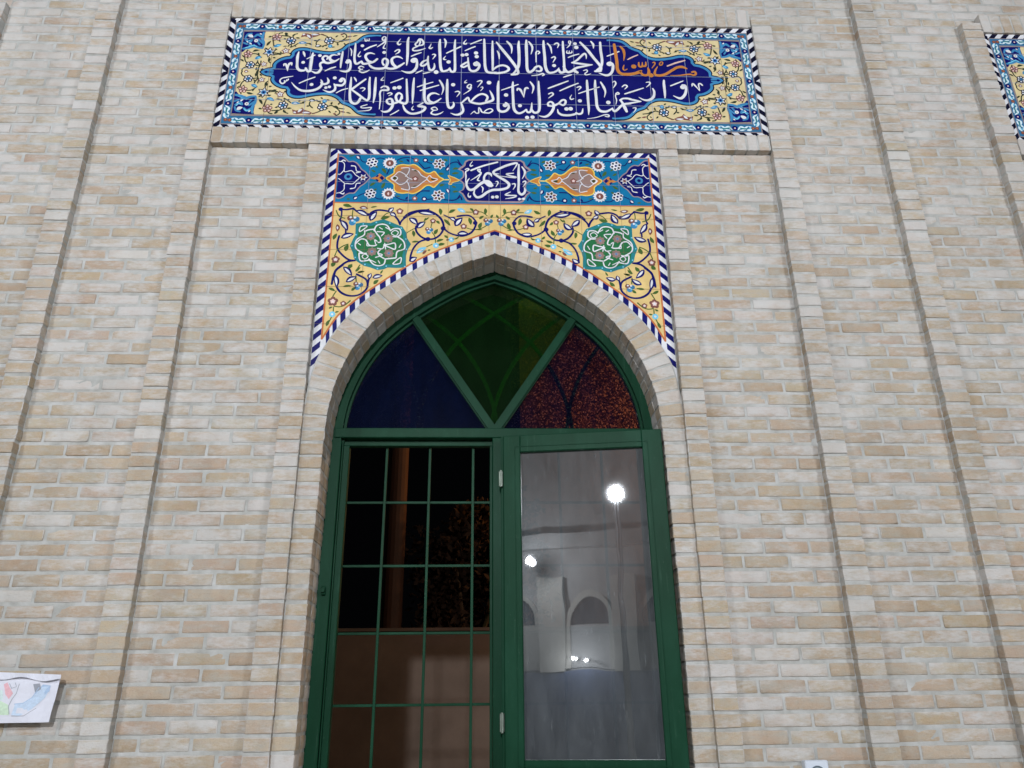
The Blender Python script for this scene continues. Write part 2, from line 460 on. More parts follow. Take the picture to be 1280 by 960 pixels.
# mortar body of the wall, with the window opening
mb = MB()
hole = [(x+.045, z) if i == 0 else (x+.045, z+.03) for i, (x, z) in enumerate(IN40)]
top_c = [(CX-x, EYE+z) for x, z in reversed(hole)] + [(CX+x, EYE+z) for x, z in hole[1:]]
yb = YB+.0028
outer = [(XL, 0), (XR, 0), (XR, TOPZ), (XL, TOPZ)]
def body_faces(y):
    hl = CX-hole[-1][0]; hr = CX+hole[-1][0]; zt = top_c[0][1]
    mb.face([(XL, y, 0), (XR, y, 0), (XR, y, SILL-.06), (XL, y, SILL-.06)], MORTAR)
    mb.face([(XL, y, SILL-.06), (hl, y, SILL-.06), (hl, y, zt), (XL, y, zt)], MORTAR)
    mb.face([(hr, y, SILL-.06), (XR, y, SILL-.06), (XR, y, zt), (hr, y, zt)], MORTAR)
    mid = len(top_c)//2
    left = [(XL, zt)] + top_c[:mid+1] + [(CX, TOPZ), (XL, TOPZ)]
    right = top_c[mid:] + [(XR, zt), (XR, TOPZ), (CX, TOPZ)]
    for poly in (left, right):
        tri = tessellate_polygon([[Vector((p[0], p[1], 0)) for p in poly]])
        for t in tri: mb.face([(poly[k][0], y, poly[k][1]) for k in t], MORTAR)
body_faces(yb); body_faces(.36)
edge = [(CX-hole[-1][0], SILL-.06)] + top_c + [(CX+hole[-1][0], SILL-.06)]
for a, b in zip(edge, edge[1:]+edge[:1]): mb.face([(a[0], yb, a[1]), (b[0], yb, b[1]), (b[0], .36, b[1]), (a[0], .36, a[1])], MORTAR)
for a, b in zip(outer, outer[1:]+outer[:1]): mb.face([(a[0], yb, a[1]), (b[0], yb, b[1]), (b[0], .36, b[1]), (a[0], .36, a[1])], MORTAR)
mb.build('mortar_bed', wall)

# ribs of header bricks
def rib(xa, xb, za, zb, y=0.0):
    m = MB(); m.smooth = False
    x0, x1 = sorted((CX+xa, CX+xb))
    m.box(x0+.0014, x1-.0014, y+.0042, yb+.002, za, zb, MORTAR)
    for k, a, b in courses(za, zb):
        o = rnd.uniform(-.0012, .0012)
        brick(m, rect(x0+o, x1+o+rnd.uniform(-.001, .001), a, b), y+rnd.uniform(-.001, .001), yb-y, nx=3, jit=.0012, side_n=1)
    return m.build('brick_rib', wall)
for s in (-1, 1):
    rib(s*RIB1[0], s*RIB1[1], 0, SOLD_LO[0]-.003)
    rib(s*RIB2[0], s*RIB2[1], 0, EYE+3.585)
    rib(s*RIB3[0], s*RIB3[1], 0, TOPZ)
    rib(s*(BAY-RIB2[0]), s*(BAY-RIB2[1]), 0, EYE+3.585)
def soldier(xa, xb, za, zb, y=0.0):
    m = MB(); x0, x1 = CX+xa, CX+xb
    m.box(x0+.002, x1-.002, y+.0042, yb+.002, za+.004, zb-.004, MORTAR)
    x = x0
    while x < x1-.015:
        e = min(x+.0515+rnd.uniform(-.002, .002), x1)
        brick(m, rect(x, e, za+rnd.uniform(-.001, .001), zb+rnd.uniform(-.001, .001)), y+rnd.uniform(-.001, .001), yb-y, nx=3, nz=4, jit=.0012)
        x = e+.0105
    return m.build('soldier_course', wall)
soldier(-RIB2[0]+.004, RIB2[0]-.004, *SOLD_LO); soldier(-RIB2[0]+.004, RIB2[0]-.004, *SOLD_HI)
for s in (-1, 1):
    a, b = sorted((s*(BAY-RIB2[0]+.004), s*(BAY-.62))); soldier(a, b, *SOLD_LO); soldier(a, b, *SOLD_HI)

# arch ring and jambs
m = MB(); YR = .022; RD = .172
N = 22
inn = resample(ARCH_IN, N); out = resample(ARCH_OUT, N)
# mortar core slightly behind the bricks
ci, co = resample([(x-.0, z) for x, z in ARCH_IN], 44), resample(ARCH_OUT, 44)
ci = offset(ci, .0015); co = offset(co, .004)
ci[0] = (0, ARCH_IN[0][1]+.004)
m.strip(full(ci), full(co), YR+.0035, .24, MORTAR)
for s in (-1, 1):
    m.prism([(CX+s*.7592, EYE+1.106), (CX+s*.8585, EYE+1.106), (CX+s*.8585, SILL-.06), (CX+s*.7702, SILL-.06), (CX+s*.7702, EYE+.5)], YR+.0035, .24, MORTAR)
    for k in range(N):
        g2 = .0045
        def lerp(a, b, t): return (a[0]+(b[0]-a[0])*t, a[1]+(b[1]-a[1])*t)
        fi = g2/max(.02, math.dist(inn[k], inn[k+1])); fo = g2/max(.02, math.dist(out[k], out[k+1]))
        a = lerp(inn[k], inn[k+1], fi); b = lerp(inn[k], inn[k+1], 1-fi); c2 = lerp(out[k], out[k+1], 1-fo); d = lerp(out[k], out[k+1], fo)
        q = [(CX+s*p[0], EYE+p[1]) for p in (a, b, c2, d)]
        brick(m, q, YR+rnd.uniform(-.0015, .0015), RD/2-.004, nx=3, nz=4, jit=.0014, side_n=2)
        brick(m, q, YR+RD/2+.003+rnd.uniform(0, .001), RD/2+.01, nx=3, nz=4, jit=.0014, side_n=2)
    for k, a, b in courses(SILL-.05, EYE+1.100):
        x0, x1 = sorted((CX+s*(.757+.011*max(0, min(1, (EYE+1.106-b)/.606))+rnd.uniform(-.001, .001)), CX+s*.8574))
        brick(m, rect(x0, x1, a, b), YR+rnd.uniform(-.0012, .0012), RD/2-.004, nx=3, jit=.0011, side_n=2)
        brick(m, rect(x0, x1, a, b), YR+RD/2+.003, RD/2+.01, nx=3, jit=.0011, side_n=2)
m.build('arch_ring', wall)
m = MB(); m.bbox(CX-.84, CX+.84, .012, .40, SILL-.06, SILL-.004, make_plain('stone sill', lin(170, 168, 160), .7, .15, 10, .2), .006); m.build('window_sill', wall)

# ------------------------------------------------------------------ tile painting library
LH = .00034
class Tile(MB):
    def __init__(s, y):
        super().__init__(); s.y = y; s.cnt = 0
    def yy(s, lay):
        s.cnt += 1
        return s.y - lay*LH - (s.cnt % 14)*.00002
    def poly(s, pts, lay, c):
        y = s.yy(lay)
        try: tri = tessellate_polygon([[Vector((p[0], p[1], 0)) for p in pts]])
        except Exception: return
        i0 = len(s.v); s.v.extend([(p[0], y, p[1]) for p in pts]); k = s.mi(G[c])
        for t in tri: s.f.append(tuple(i0+q for q in t)); s.m.append(k); s.c.append(None)
    def disc(s, x, z, r, lay, c, n=14):
        s.poly([(x+r*math.cos(2*math.pi*k/n), z+r*math.sin(2*math.pi*k/n)) for k in range(n)], lay, c)
    def ribbon(s, pts, lay, c, smooth=True, cap=True):
        """pts: (x, z, width)"""
        P = [Vector(p) for p in pts]
        closed = len(P) > 3 and (P[0].xy-P[-1].xy).length < 1e-4
        D = []
        if smooth and len(P) > 2:
            n = len(P)
            for i in range(n-1):
                p0 = P[i-1] if i > 0 else (P[-2] if closed else P[0]); p3 = P[i+2] if i+2 < n else (P[1] if closed else P[-1])
                for k in range(6):
                    t = k/6; a, b, cc, d = p0, P[i], P[i+1], p3
                    q = .5*((2*b)+(cc-a)*t+(2*a-5*b+4*cc-d)*t*t+(3*b-a-3*cc+d)*t*t*t); q.z = max(q.z, .0005); D.append(q)
            D.append(P[-1])
        else: D = P
        y = s.yy(lay); A = []; B = []
        for i, p in enumerate(D):
            a = D[max(0, i-1)]; b = D[min(len(D)-1, i+1)]
            t = (b.xy-a.xy)
            if t.length < 1e-7: t = Vector((1, 0))
            t.normalize(); nn = Vector((-t.y, t.x))*p.z*.5
            A.append((p.x+nn.x, y, p.y+nn.y)); B.append((p.x-nn.x, y, p.y-nn.y))
        s.grid([A, B], G[c])
        if cap:
            for e in (D[0], D[-1]):
                if e.z > .004: s.disc(e.x, e.y, e.z*.5, lay, c, 10)
    def leaf(s, a, b, w, lay, c):
        a = Vector(a); b = Vector(b); d = b-a; n = Vector((-d.y, d.x)).normalized(); L = []; R = []
        for k in range(9):
            t = k/8; h = w*.5*(math.sin(math.pi*t**.85))**.9; cv = .12*w*math.sin(math.pi*t); p = a+d*t+n*cv
            L.append((p.x+n.x*h, p.y+n.y*h)); R.append((p.x-n.x*h, p.y-n.y*h))
        s.poly(L+R[-2:0:-1], lay, c)
    def bud(s, a, b, w, lay, c):
        w *= 1.3; s.leaf(a, b, w, lay, c); a = Vector(a); b = Vector(b)
        s.leaf(a.lerp(b, .14), a.lerp(b, .84), w*.40, lay+1, 'white')
    def star(s, x, z, r, rin, n, lay, c, rot=0):
        s.poly([(x+(r if k % 2 == 0 else rin)*math.cos(rot+math.pi*k/n), z+(r if k % 2 == 0 else rin)*math.sin(rot+math.pi*k/n)) for k in range(2*n)], lay, c)
    def flower(s, kind, x, z, r, lay):
        pet = lambda n, rad, rr, l, c, rot=.3: [s.disc(x+rad*math.cos(rot+2*math.pi*k/n), z+rad*math.sin(rot+2*math.pi*k/n), rr, l, c, 10) for k in range(n)]
        if kind == 'six':
            pet(6, r*.62, r*.36, lay, 'white'); s.disc(x, z, r*.5, lay, 'white'); pet(6, r*.62, r*.2, lay+1, 'ink'); s.disc(x, z, r*.2, lay+1, 'navy')
        elif kind == 'daisy':
            s.star(x, z, r*1.05, r*.8, 14, lay, 'white'); s.disc(x, z, r*.56, lay+1, 'maroon'); s.leaf((x, z-r*.28), (x, z+r*.28), r*.3, lay+2, 'pink')
        elif kind == 'five':
            pet(5, r*.56, r*.46, lay, 'maroon' if r > .0069 else 'white'); s.disc(x, z, r*.5, lay, 'maroon'); pet(5, r*.3, r*.2, lay+1, 'pink'); s.disc(x, z, r*.24, lay+1, 'white')
        elif kind == 'star':
            s.star(x, z, r*1.05, r*.5, 6, lay, 'white'); s.star(x, z, r*.62, r*.3, 6, lay+1, 'maroon')
        elif kind == 'sevn':
            for k in range(7):
                a = .4+2*math.pi*k/7; b = (x+r*math.cos(a), z+r*math.sin(a)); s.leaf((x, z), b, r*.7, lay, 'white')
                s.leaf((x+.3*r*math.cos(a), z+.3*r*math.sin(a)), (x+.84*r*math.cos(a), z+.84*r*math.sin(a)), r*.36, lay+1, 'leafdark' if k % 2 else 'maroon')
            s.disc(x, z, r*.2, lay+2, 'navy')
        elif kind == 'tri':
            s.disc(x-r*.45, z+r*.35, r*.5, lay, 'maroon'); s.disc(x+r*.5, z+r*.15, r*.5, lay, 'steel'); s.disc(x-.1*r, z-r*.45, r*.55, lay, 'azure')
            for dx, dz in ((-.4, .4), (.25, .35), (-.1, -.2)): s.leaf((x+dx*r-.2*r, z+dz*r), (x+dx*r+.25*r, z+dz*r+.1*r), r*.36, lay+1, 'white')
            s.disc(x+.25*r, z-.35*r, r*.2, lay+1, 'sky')
        elif kind == 'flow':
            pet(5, r*.6, r*.44, lay, 'maroon'); s.disc(x, z, r*.5, lay, 'maroon'); pet(5, r*.62, r*.22, lay+1, 'pink'); s.disc(x, z, r*.24, lay+1, 'mauve')
        elif kind == 'blue':
            pet(6, r*.6, r*.46, lay, 'ink'); s.disc(x, z, r*.5, lay, 'ink'); pet(6, r*.62, r*.21, lay+1, 'white'); s.disc(x, z, r*.3, lay+1, 'azure'); s.disc(x, z, r*.13, lay+2, 'navy')
        elif kind == 'bstar':
            s.star(x, z, r*1.1, r*.62, 6, lay, 'ink', .4); s.star(x, z, r*.86, r*.4, 6, lay+1, 'white', .4); s.disc(x, z, r*.4, lay+2, 'azure'); s.disc(x, z, r*.2, lay+3, 'navy')
        elif kind == 'knot':
            s.star(x, z, r, r*.74, 8, lay, 'taupe'); s.star(x, z, r*.55, r*.32, 6, lay+1, 'mauve'); s.disc(x, z, r*.2, lay+2, 'azure' if z > 0 and r > .0201 else 'leafdark')
        elif kind == 'pstar':
            s.star(x, z, r*1.1, r*.62, 5, lay, 'maroon', .5); s.star(x, z, r*.74, r*.36, 5, lay+1, 'white', .5); s.disc(x, z, r*.2, lay+2, 'taupe')
    def draw(s, data, zc=None, wk=1.0, wtext=None):
        outl = []
        for ln in data.strip().split('\n'):
            t = ln.split(); k = t[0][0]; lay = int(t[0][1]); mir = t[0][2:]; c = t[1]
            fl = [(1, 1)]
            if 'h' in mir: fl += [(-1, 1)]
            if 'v' in mir: fl += [(a, -1) for a, _ in list(fl)]
            for fx, fz in fl:
                def tr(p):
                    v = [float(q) for q in p.split(',')]; x = v[0]/1000; z = v[1]/1000
                    if fz < 0: z = 2*zc-z
                    return [CX+fx*x, EYE+z]+[q/1000 for q in v[2:]]
                if k == 'S': s.ribbon([(q[0], q[1], q[2]*(wk if c in ('navy', 'vine', 'leaf') else 1)*(wtext or 1)) for q in map(tr, t[2:])], lay, c)
                elif k == 'P':
                    pts = [tr(p) for p in t[2:]]
                    if mir == 'h': pts = [(min(p[0], CX) if fx > 0 else max(p[0], CX), p[1]) for p in pts]
                    s.poly(pts, lay, c)
                elif k == 'D': v = tr(t[2]); s.disc(*v, lay, c)
                elif k == 'E': s.leaf(tr(t[2]), tr(t[3]), float(t[4])/1000, lay, c)
                elif k == 'B': s.bud(tr(t[2]), tr(t[3]), float(t[4])/1000, lay, c)
                elif k == 'F': v = tr(t[2]); s.flower(c, *v, lay)
                elif k == 'O': outl.append([tr(p) for p in t[1 if ',' in t[1] else 2:]])
        return outl
    def stripes(s, a, b, n_in, width, pitch, lean, lay=2, c='navy', flip=None):
        """slanting stripes on a straight border from a to b; n_in: inward normal"""
        a = Vector(a); b = Vector(b); d = (b-a); L = d.length; d.normalize(); n = Vector(n_in); k = -2
        mid = L/2
        while k*pitch < L+pitch:
            x = k*pitch; sh = lean*width
            if flip and x > mid: sh = -sh
            q = []
            for u, v in ((x, 0), (x+pitch/2, 0), (x+pitch/2+sh, width), (x+sh, width)): q.append((u, v))
            lo, hi = 0, L
            if flip: lo, hi = (0, mid) if x <= mid else (mid, L)
            q = clip(q, lo, hi)
            if len(q) > 2: s.poly([tuple(a+d*u+n*v) for u, v in q], lay, c)
            k += 1
def clip(poly, lo, hi):
    for lim, sg in ((lo, 1), (hi, -1)):
        out = []
        for i in range(len(poly)):
            p, q = poly[i-1], poly[i]; dp, dq = (p[0]-lim)*sg, (q[0]-lim)*sg
            if (dp < 0) != (dq < 0):
                t = dp/(dp-dq); out.append((lim, p[1]+(q[1]-p[1])*t))
            if dq >= 0: out.append(q)
        poly = out
        if not poly: return []
    return poly

FRIEZE_TEXT = """
S6n white -1070,3273,7.0 -1074,3240,16.8 -1072,3196,14.7 -1068,3161,17.6 -1052,3143,17.6 -1030,3143,12.8 -1020,3158,11.6
S6n white -1024,3160,11.3 -1010,3138,16.5 -998,3141,15.0
S6n white -993,3267,9.3 -996,3229,17.8 -997,3180,17.1 -997,3139,13.5
S6n white -1046,3275,8.2 -1040,3259,14.4 -1034,3239,4.0
D6n white -1040,3199,10.1
S6n white -1022,3225,6.0 -1004,3237,7.7 -982,3252,8.8
S6n white -1142,3173,6.4 -1140,3184,13.2 -1130,3179,13.2 -1118,3136,3.0
S6n white -1118,3136,3.0 -1118,3173,11.6 -1112,3188,15.5 -1102,3193,12.0 -1100,3178,6.0
D6n white -954,3250,10.1
S6n white -914,3224,8.0 -910,3242,13.2 -926,3248,13.6 -938,3232,13.9 -928,3208,17.6
S6n white -848,3230,6.4 -872,3210,13.9 -906,3198,17.0 -930,3204,15.5 -946,3195,13.5 -946,3177,14.4 -940,3160,15.0 -950,3135,17.1 -968,3128,13.9 -991,3140,5.4
S6n white -860,3254,5.4 -880,3257,11.2 -896,3247,13.9 -898,3227,17.1 -886,3214,20.0 -874,3212,15.5
D6n white -852,3264,8.5
S6n white -918,3142,5.4 -892,3159,10.8 -864,3171,8.5
S6n white -832,3280,9.3 -834,3251,14.4 -836,3202,13.2 -836,3167,7.5
D6n white -802,3207,11.2
S6n white -806,3220,9.3 -792,3221,11.6 -784,3199,12.7 -786,3159,16.0 -804,3141,15.5 -838,3145,4.5
S6n white -792,3305,4.8 -784,3285,8.5 -784,3251,3.9
S6n white -766,3342,8.0 -766,3294,14.4 -766,3241,13.9 -760,3205,15.0 -750,3196,14.4 -736,3206,14.4 -726,3217,7.7
S6n white -726,3215,11.6 -716,3198,16.0 -692,3201,15.0 -662,3212,15.5 -642,3233,13.6
S6n white -658,3268,5.6 -680,3275,12.0 -700,3267,16.0 -706,3247,15.5 -692,3220,17.0 -676,3212,16.0
D6n white -728,3326,10.1
S6n white -718,3379,4.8 -714,3361,8.0 -706,3362,6.4 -706,3377,4.1
S6n white -704,3364,5.6 -694,3364,7.0 -694,3380,3.9
S6n white -736,3284,4.0 -743,3268,7.0 -747,3255,8.5 -740,3247,8.5 -730,3253,3.9
S6n white -714,3296,10.9 -686,3317,12.0 -652,3334,8.5
S6n white -710,3172,5.4 -726,3180,9.6 -738,3169,10.1 -726,3158,8.0 -716,3160,5.4
S6n white -728,3156,9.0 -734,3145,8.2 -716,3136,9.7 -696,3143,9.3 -680,3155,4.5
S6n white -606,3376,9.6 -602,3389,8.0 -612,3395,7.4 -621,3384,8.5 -617,3368,10.4 -606,3371,9.6
S6n white -604,3376,10.7 -608,3357,11.2 -628,3336,7.8 -648,3318,3.2
S6n white -602,3380,9.6 -602,3348,8.0 -608,3332,6.2 -612,3312,10.1 -602,3310,8.0
D6n white -606,3281,10.5
S6n white -604,3192,13.6 -612,3209,11.6 -610,3229,13.6 -598,3238,12.0 -584,3223,16.0 -586,3197,17.0 -598,3172,17.1 -630,3165,16.5 -660,3170,15.7 -678,3185,13.9 -686,3198,6.0
S6n white -504,3239,5.4 -522,3251,12.0 -544,3251,13.9 -562,3233,15.5 -556,3202,19.2 -538,3180,17.6
S6n white -494,3208,10.4 -515,3189,15.0 -538,3173,16.5 -564,3166,16.0 -586,3170,16.0 -598,3172,11.6
S6n white -520,3382,3.2 -530,3364,6.4 -536,3350,11.2 -528,3339,12.0 -517,3346,5.6
S6n white -548,3289,7.2 -536,3301,8.5 -524,3301,11.2 -526,3285,10.1 -544,3269,3.9
S6n white -476,3393,8.8 -480,3361,16.0 -478,3288,16.0 -478,3226,13.6 -480,3193,6.0
D6n white -444,3227,16.3
S6n white -446,3240,12.0 -430,3238,13.9 -424,3209,14.7 -428,3174,17.6 -448,3147,17.6 -476,3142,13.6 -507,3155,3.9
S6n white -456,3258,8.8 -432,3272,10.1 -404,3285,7.2
S6n white -428,3137,4.5 -412,3148,8.8 -394,3159,6.8
S6n white -424,3330,9.6 -448,3314,10.4 -446,3298,11.2 -416,3301,10.4 -382,3316,4.8
S6n white -430,3333,6.2 -414,3336,10.4 -396,3343,12.0 -394,3361,11.6 -404,3379,12.4 -418,3381,12.0 -428,3360,10.4 -438,3346,11.2 -434,3333,8.8
S6n white -416,3381,12.0 -412,3361,9.6 -416,3342,8.0
S6n white -364,3260,7.8 -366,3231,13.6 -360,3187,13.2 -352,3163,16.0 -336,3166,15.5 -328,3188,12.0 -330,3210,5.4
S6n white -368,3234,8.5 -390,3222,13.6 -402,3202,13.9 -398,3191,12.4 -382,3195,14.0 -364,3214,11.6
D6n white -318,3149,13.2
S6n white -350,3351,3.2 -356,3333,7.2 -360,3321,12.0 -352,3316,11.2 -342,3324,5.6
S6n white -342,3272,6.2 -332,3275,10.1 -326,3266,10.4 -340,3239,4.0
S6n white -388,3136,5.6 -374,3141,9.0 -352,3148,6.2
S6n white -302,3382,9.3 -304,3345,17.6 -300,3269,17.1 -296,3198,17.0 -288,3162,17.0 -276,3156,14.0 -254,3165,13.9 -244,3181,7.7
S6n white -244,3175,10.1 -236,3155,15.5 -220,3157,17.0 -216,3182,15.5 -218,3257,14.4 -220,3334,14.4 -218,3382,8.0
S6n white -278,3387,8.0 -270,3364,14.0 -274,3323,4.1
S6n white -264,3285,8.0 -230,3307,10.4 -188,3333,9.9
S6n white -268,3265,3.1 -278,3249,8.0 -278,3240,9.6 -266,3238,5.6
D6n white -252,3222,12.0
S6n white -57,3391,11.2 -56,3338,16.0 -54,3248,16.0 -50,3186,17.0 -36,3155,17.1 8,3152,15.5
S6n white -11,3378,8.8 -11,3308,15.2 -10,3231,14.4 -10,3169,12.0
S6n white -156,3386,3.2 -168,3367,7.2 -170,3356,10.4 -158,3354,9.6 -154,3361,5.6
S6n white -132,3354,7.4 -106,3369,9.6 -72,3387,8.8
S6n white -162,3305,7.0 -138,3320,9.3 -108,3336,8.8
D6n white -176,3273,11.2
D6n white -154,3277,11.2
D6n white -102,3290,12.0
D6n white -98,3264,12.0
S6n white -146,3255,8.0 -144,3219,12.0 -138,3179,13.5 -126,3162,15.5 -104,3163,17.0 -88,3181,15.5 -84,3207,16.0 -98,3225,14.4
D6n white -102,3211,16.0
S6n white -144,3228,9.6 -166,3212,13.6 -182,3196,13.2 -170,3187,12.8 -146,3201,13.2
S6n white -11,3169,10.4 13,3194,13.6 44,3206,14.4 70,3196,15.5 78,3176,16.0 56,3158,15.5 19,3150,15.5 -2,3150,14.4
S6n white 15,3308,5.6 24,3286,12.0 26,3248,4.0
S6n white 12,3370,10.4 44,3318,18.4 82,3258,18.4 116,3199,18.4 128,3168,16.0 126,3148,15.5 94,3141,14.4
S6n white 100,3145,11.6 116,3168,13.2 132,3204,17.6 136,3275,17.6 134,3343,17.6 136,3382,8.8
S6n white 70,3378,11.2 90,3351,16.0 96,3324,10.4 94,3290,3.1
S6n white 178,3390,11.2 177,3344,18.2 178,3254,16.8 179,3187,17.1 190,3161,17.6 212,3175,16.0 226,3197,14.4 246,3204,14.4 258,3185,15.5 250,3169,13.9 229,3171,9.6
S6n white 192,3379,9.6 208,3350,13.6 210,3323,10.7 202,3288,3.2
S6n white 229,3233,5.4 230,3278,8.0 231,3303,9.6 242,3313,7.8 250,3303,9.6 242,3292,8.0
S6n white 204,3136,5.4 238,3142,7.7 262,3152,11.6 270,3145,12.0 262,3138,7.5
S6n white 274,3388,10.4 274,3347,16.0 278,3270,16.8 280,3203,18.4 294,3163,17.1 322,3162,13.9 346,3178,13.6 354,3194,7.0
S6n white 352,3187,10.4 362,3163,17.6 380,3166,15.5
S6n white 296,3370,9.1 312,3343,12.4 318,3296,3.2
S6n white 334,3365,7.4 349,3374,11.2 358,3363,9.6 350,3338,4.1
S6n white 316,3266,7.4 330,3274,10.4 336,3263,9.6 322,3233,4.0
D6n white 328,3211,11.2
S6n white 382,3386,10.7 382,3341,14.4 384,3259,13.9 384,3206,15.5 384,3168,17.6
S6n white 382,3205,15.5 390,3179,17.6 404,3166,17.6 426,3175,17.1 450,3196,16.0 486,3208,14.4 538,3221,7.0
S6n white 430,3180,11.6 442,3174,20.0 454,3165,18.4
S6n white 540,3222,5.6 501,3224,13.6 458,3230,14.4 428,3234,11.2
S6n white 428,3234,8.0 456,3252,13.6 483,3284,13.6 501,3301,13.6 509,3285,9.6 508,3262,3.2
S6n white 378,3130,7.2 400,3140,9.0 422,3148,6.4
S6n white 424,3374,8.0 426,3388,7.4 416,3390,6.6 416,3376,8.0 424,3374,8.0
S6n white 424,3376,8.0 418,3358,8.3 402,3339,3.2
S6n white 404,3321,4.0 402,3303,8.8 428,3305,9.1 430,3319,4.8
S6n white 416,3319,4.8 415,3305,5.6
S6n white 409,3271,8.0 436,3285,9.6 468,3297,8.0
D6n white 450,3372,10.4
D6n white 456,3345,12.8
S6n white 480,3382,13.6 516,3331,19.0 552,3268,18.4 584,3215,18.4 586,3188,15.5
S6n white 592,3385,13.6 592,3323,16.5 596,3256,16.0 588,3211,16.0 564,3183,14.4
S6n white 554,3176,13.9 584,3179,16.0
S6n white 540,3391,8.3 552,3368,14.4 552,3338,3.2
S6n white 490,3179,5.6 506,3185,7.7 510,3173,7.2 496,3157,8.0 504,3149,7.7 530,3158,4.0
S6n white 626,3286,8.0 658,3302,8.8 694,3321,8.5
D6n white 635,3230,16.0
S6n white 640,3243,12.0 654,3226,16.0 652,3190,16.0 636,3158,17.0 610,3149,16.0 574,3164,4.7
S6n ochre 670,3373,16.5 674,3316,19.8 678,3244,19.2 678,3191,20.2 698,3162,20.9 740,3159,21.6 774,3166,20.0 802,3175,18.4
S6n ochre 704,3358,12.0 720,3331,17.6 722,3290,12.0 716,3254,3.2
S6n ochre 716,3223,6.4 710,3200,10.4 716,3187,8.0 732,3196,5.6
D6n ochre 770,3215,14.4
S6n peach 740,3265,8.0 768,3283,9.9 798,3299,7.2
S6n ochre 784,3174,15.5 798,3181,13.2 810,3185,10.4
S6n ochre 804,3179,13.2 816,3157,17.0 842,3157,16.0 852,3180,17.6 848,3206,9.6
S6n ochre 800,3245,8.0 800,3219,13.6 816,3217,12.0 820,3246,5.6
S6n ochre 818,3219,12.0 836,3222,13.6 840,3249,7.2
D6n ochre 862,3155,14.0
S6n ochre 878,3245,6.4 888,3248,9.6 888,3234,8.0 870,3205,4.0
S6n ochre 926,3253,5.6 934,3247,7.2 928,3231,8.0 918,3228,8.8 916,3239,8.0 926,3253,6.4
S6n ochre 902,3217,5.6 888,3189,12.0 884,3163,16.0 906,3154,18.4 942,3164,17.6 980,3192,17.6 1014,3215,18.4 1042,3218,18.4 1064,3207,9.9
S6n ochre 968,3157,4.0 1018,3158,7.2 1076,3167,12.0 1098,3161,12.0 1112,3170,13.6 1108,3186,13.6 1092,3183,12.0
S6n peach 958,3223,9.6 1006,3246,12.0 1060,3266,8.8
S6n white -1084,3102,3.9 -1118,3094,7.8 -1144,3085,8.3 -1152,3067,9.0 -1140,3050,10.1 -1126,3057,9.8 -1128,3070,6.4
S6n white -1128,3066,7.5 -1118,3068,7.5 -1116,3079,4.5
S6n white -1118,3068,7.5 -1108,3077,7.7 -1110,3085,3.8
S6n white -1048,3054,7.5 -1010,3077,9.3 -968,3098,7.5
S6n white -1090,3060,3.0 -1066,3029,10.5 -1034,3006,15.0 -990,3003,17.2 -952,3016,17.2 -930,3040,15.0 -928,3066,13.2 -936,3083,3.7
D6n white -982,3047,10.5
S6n white -932,3062,11.2 -918,3051,15.5 -898,3058,15.0 -894,3076,13.2 -902,3095,4.5
D6n white -904,3027,9.0
D6n white -886,3033,9.0
D6n white -862,3095,10.4
S6n white -832,3077,13.9 -824,3092,13.5 -810,3086,13.5 -806,3065,13.5 -820,3045,16.0 -848,3046,15.0 -860,3050,7.5
D6n white -828,3077,11.6
S6n white -862,3053,9.0 -854,3029,13.5 -860,3008,15.0 -884,2997,13.5 -920,3013,3.9
S6n white -846,2993,6.2 -818,3013,8.2 -788,3024,6.7
S6n white -774,3101,7.7 -774,3049,15.0 -774,2989,15.0 -766,2938,17.2 -744,2922,16.7 -726,2933,16.0 -716,2959,15.0
S6n white -696,3090,10.8 -730,3056,13.5 -764,3021,15.0
S6n white -764,3015,11.3 -730,2986,14.3 -698,2957,13.9 -680,2945,13.5
S6n white -674,3103,9.6 -674,3051,15.0 -670,2991,15.0 -672,2957,15.5 -682,2945,13.5
S6n white -758,3101,6.4 -750,3088,10.5 -744,3071,3.2
S6n white -720,3027,5.3 -706,3031,9.0 -696,3023,7.8 -710,3005,3.9
S6n white -642,3102,9.3 -642,3052,15.5 -642,2984,15.5 -646,2931,6.2
S6n white -600,3109,3.0 -608,3096,6.4 -612,3085,8.5 -598,3085,5.2
S6n white -610,3033,9.0 -596,3044,10.5 -576,3038,13.5 -572,3019,15.5 -590,3017,12.7 -608,3014,11.6 -614,2993,10.5 -610,2950,9.7 -612,2887,3.7
S6n white -574,2994,6.0 -560,3000,9.0 -550,2992,8.0 -568,2979,3.7
S6n white -574,2938,15.5 -574,2951,11.2 -558,2960,13.5 -546,2948,15.0 -544,2910,16.5 -560,2880,16.0 -584,2871,13.2 -604,2879,3.6
S6n white -574,2934,13.2 -556,2922,13.1 -526,2933,13.5
S6n white -494,2961,9.0 -498,2987,11.6 -514,2999,13.5 -528,2978,15.0 -521,2948,15.0 -501,2936,15.5 -480,2928,16.5 -467,2945,15.0 -470,3004,13.5 -476,3095,10.1
S6n white -498,2974,12.7 -505,2948,12.7 -524,2933,14.0
D6n white -538,3033,11.6
D6n white -513,3038,12.7
S6n white -560,3069,7.0 -528,3085,9.3 -496,3102,7.8
S6n white -552,2851,5.8 -530,2866,8.0 -509,2883,6.0
S6n white -678,2917,5.4 -708,2904,8.0 -700,2894,7.5 -658,2899,8.5
S6n white -654,2899,7.3 -666,2880,7.5 -726,2872,3.7
S6n white -436,3104,8.2 -438,3057,15.0 -438,2988,14.7 -438,2929,4.6
S6n white -382,2936,7.5 -408,2914,11.6 -386,2911,16.5 -370,2903,16.5 -380,2882,15.0 -410,2866,15.0 -446,2863,15.0 -474,2884,15.0 -488,2917,8.7
S6n white -432,2914,2.9 -440,2897,6.8 -436,2887,8.2 -428,2891,3.8
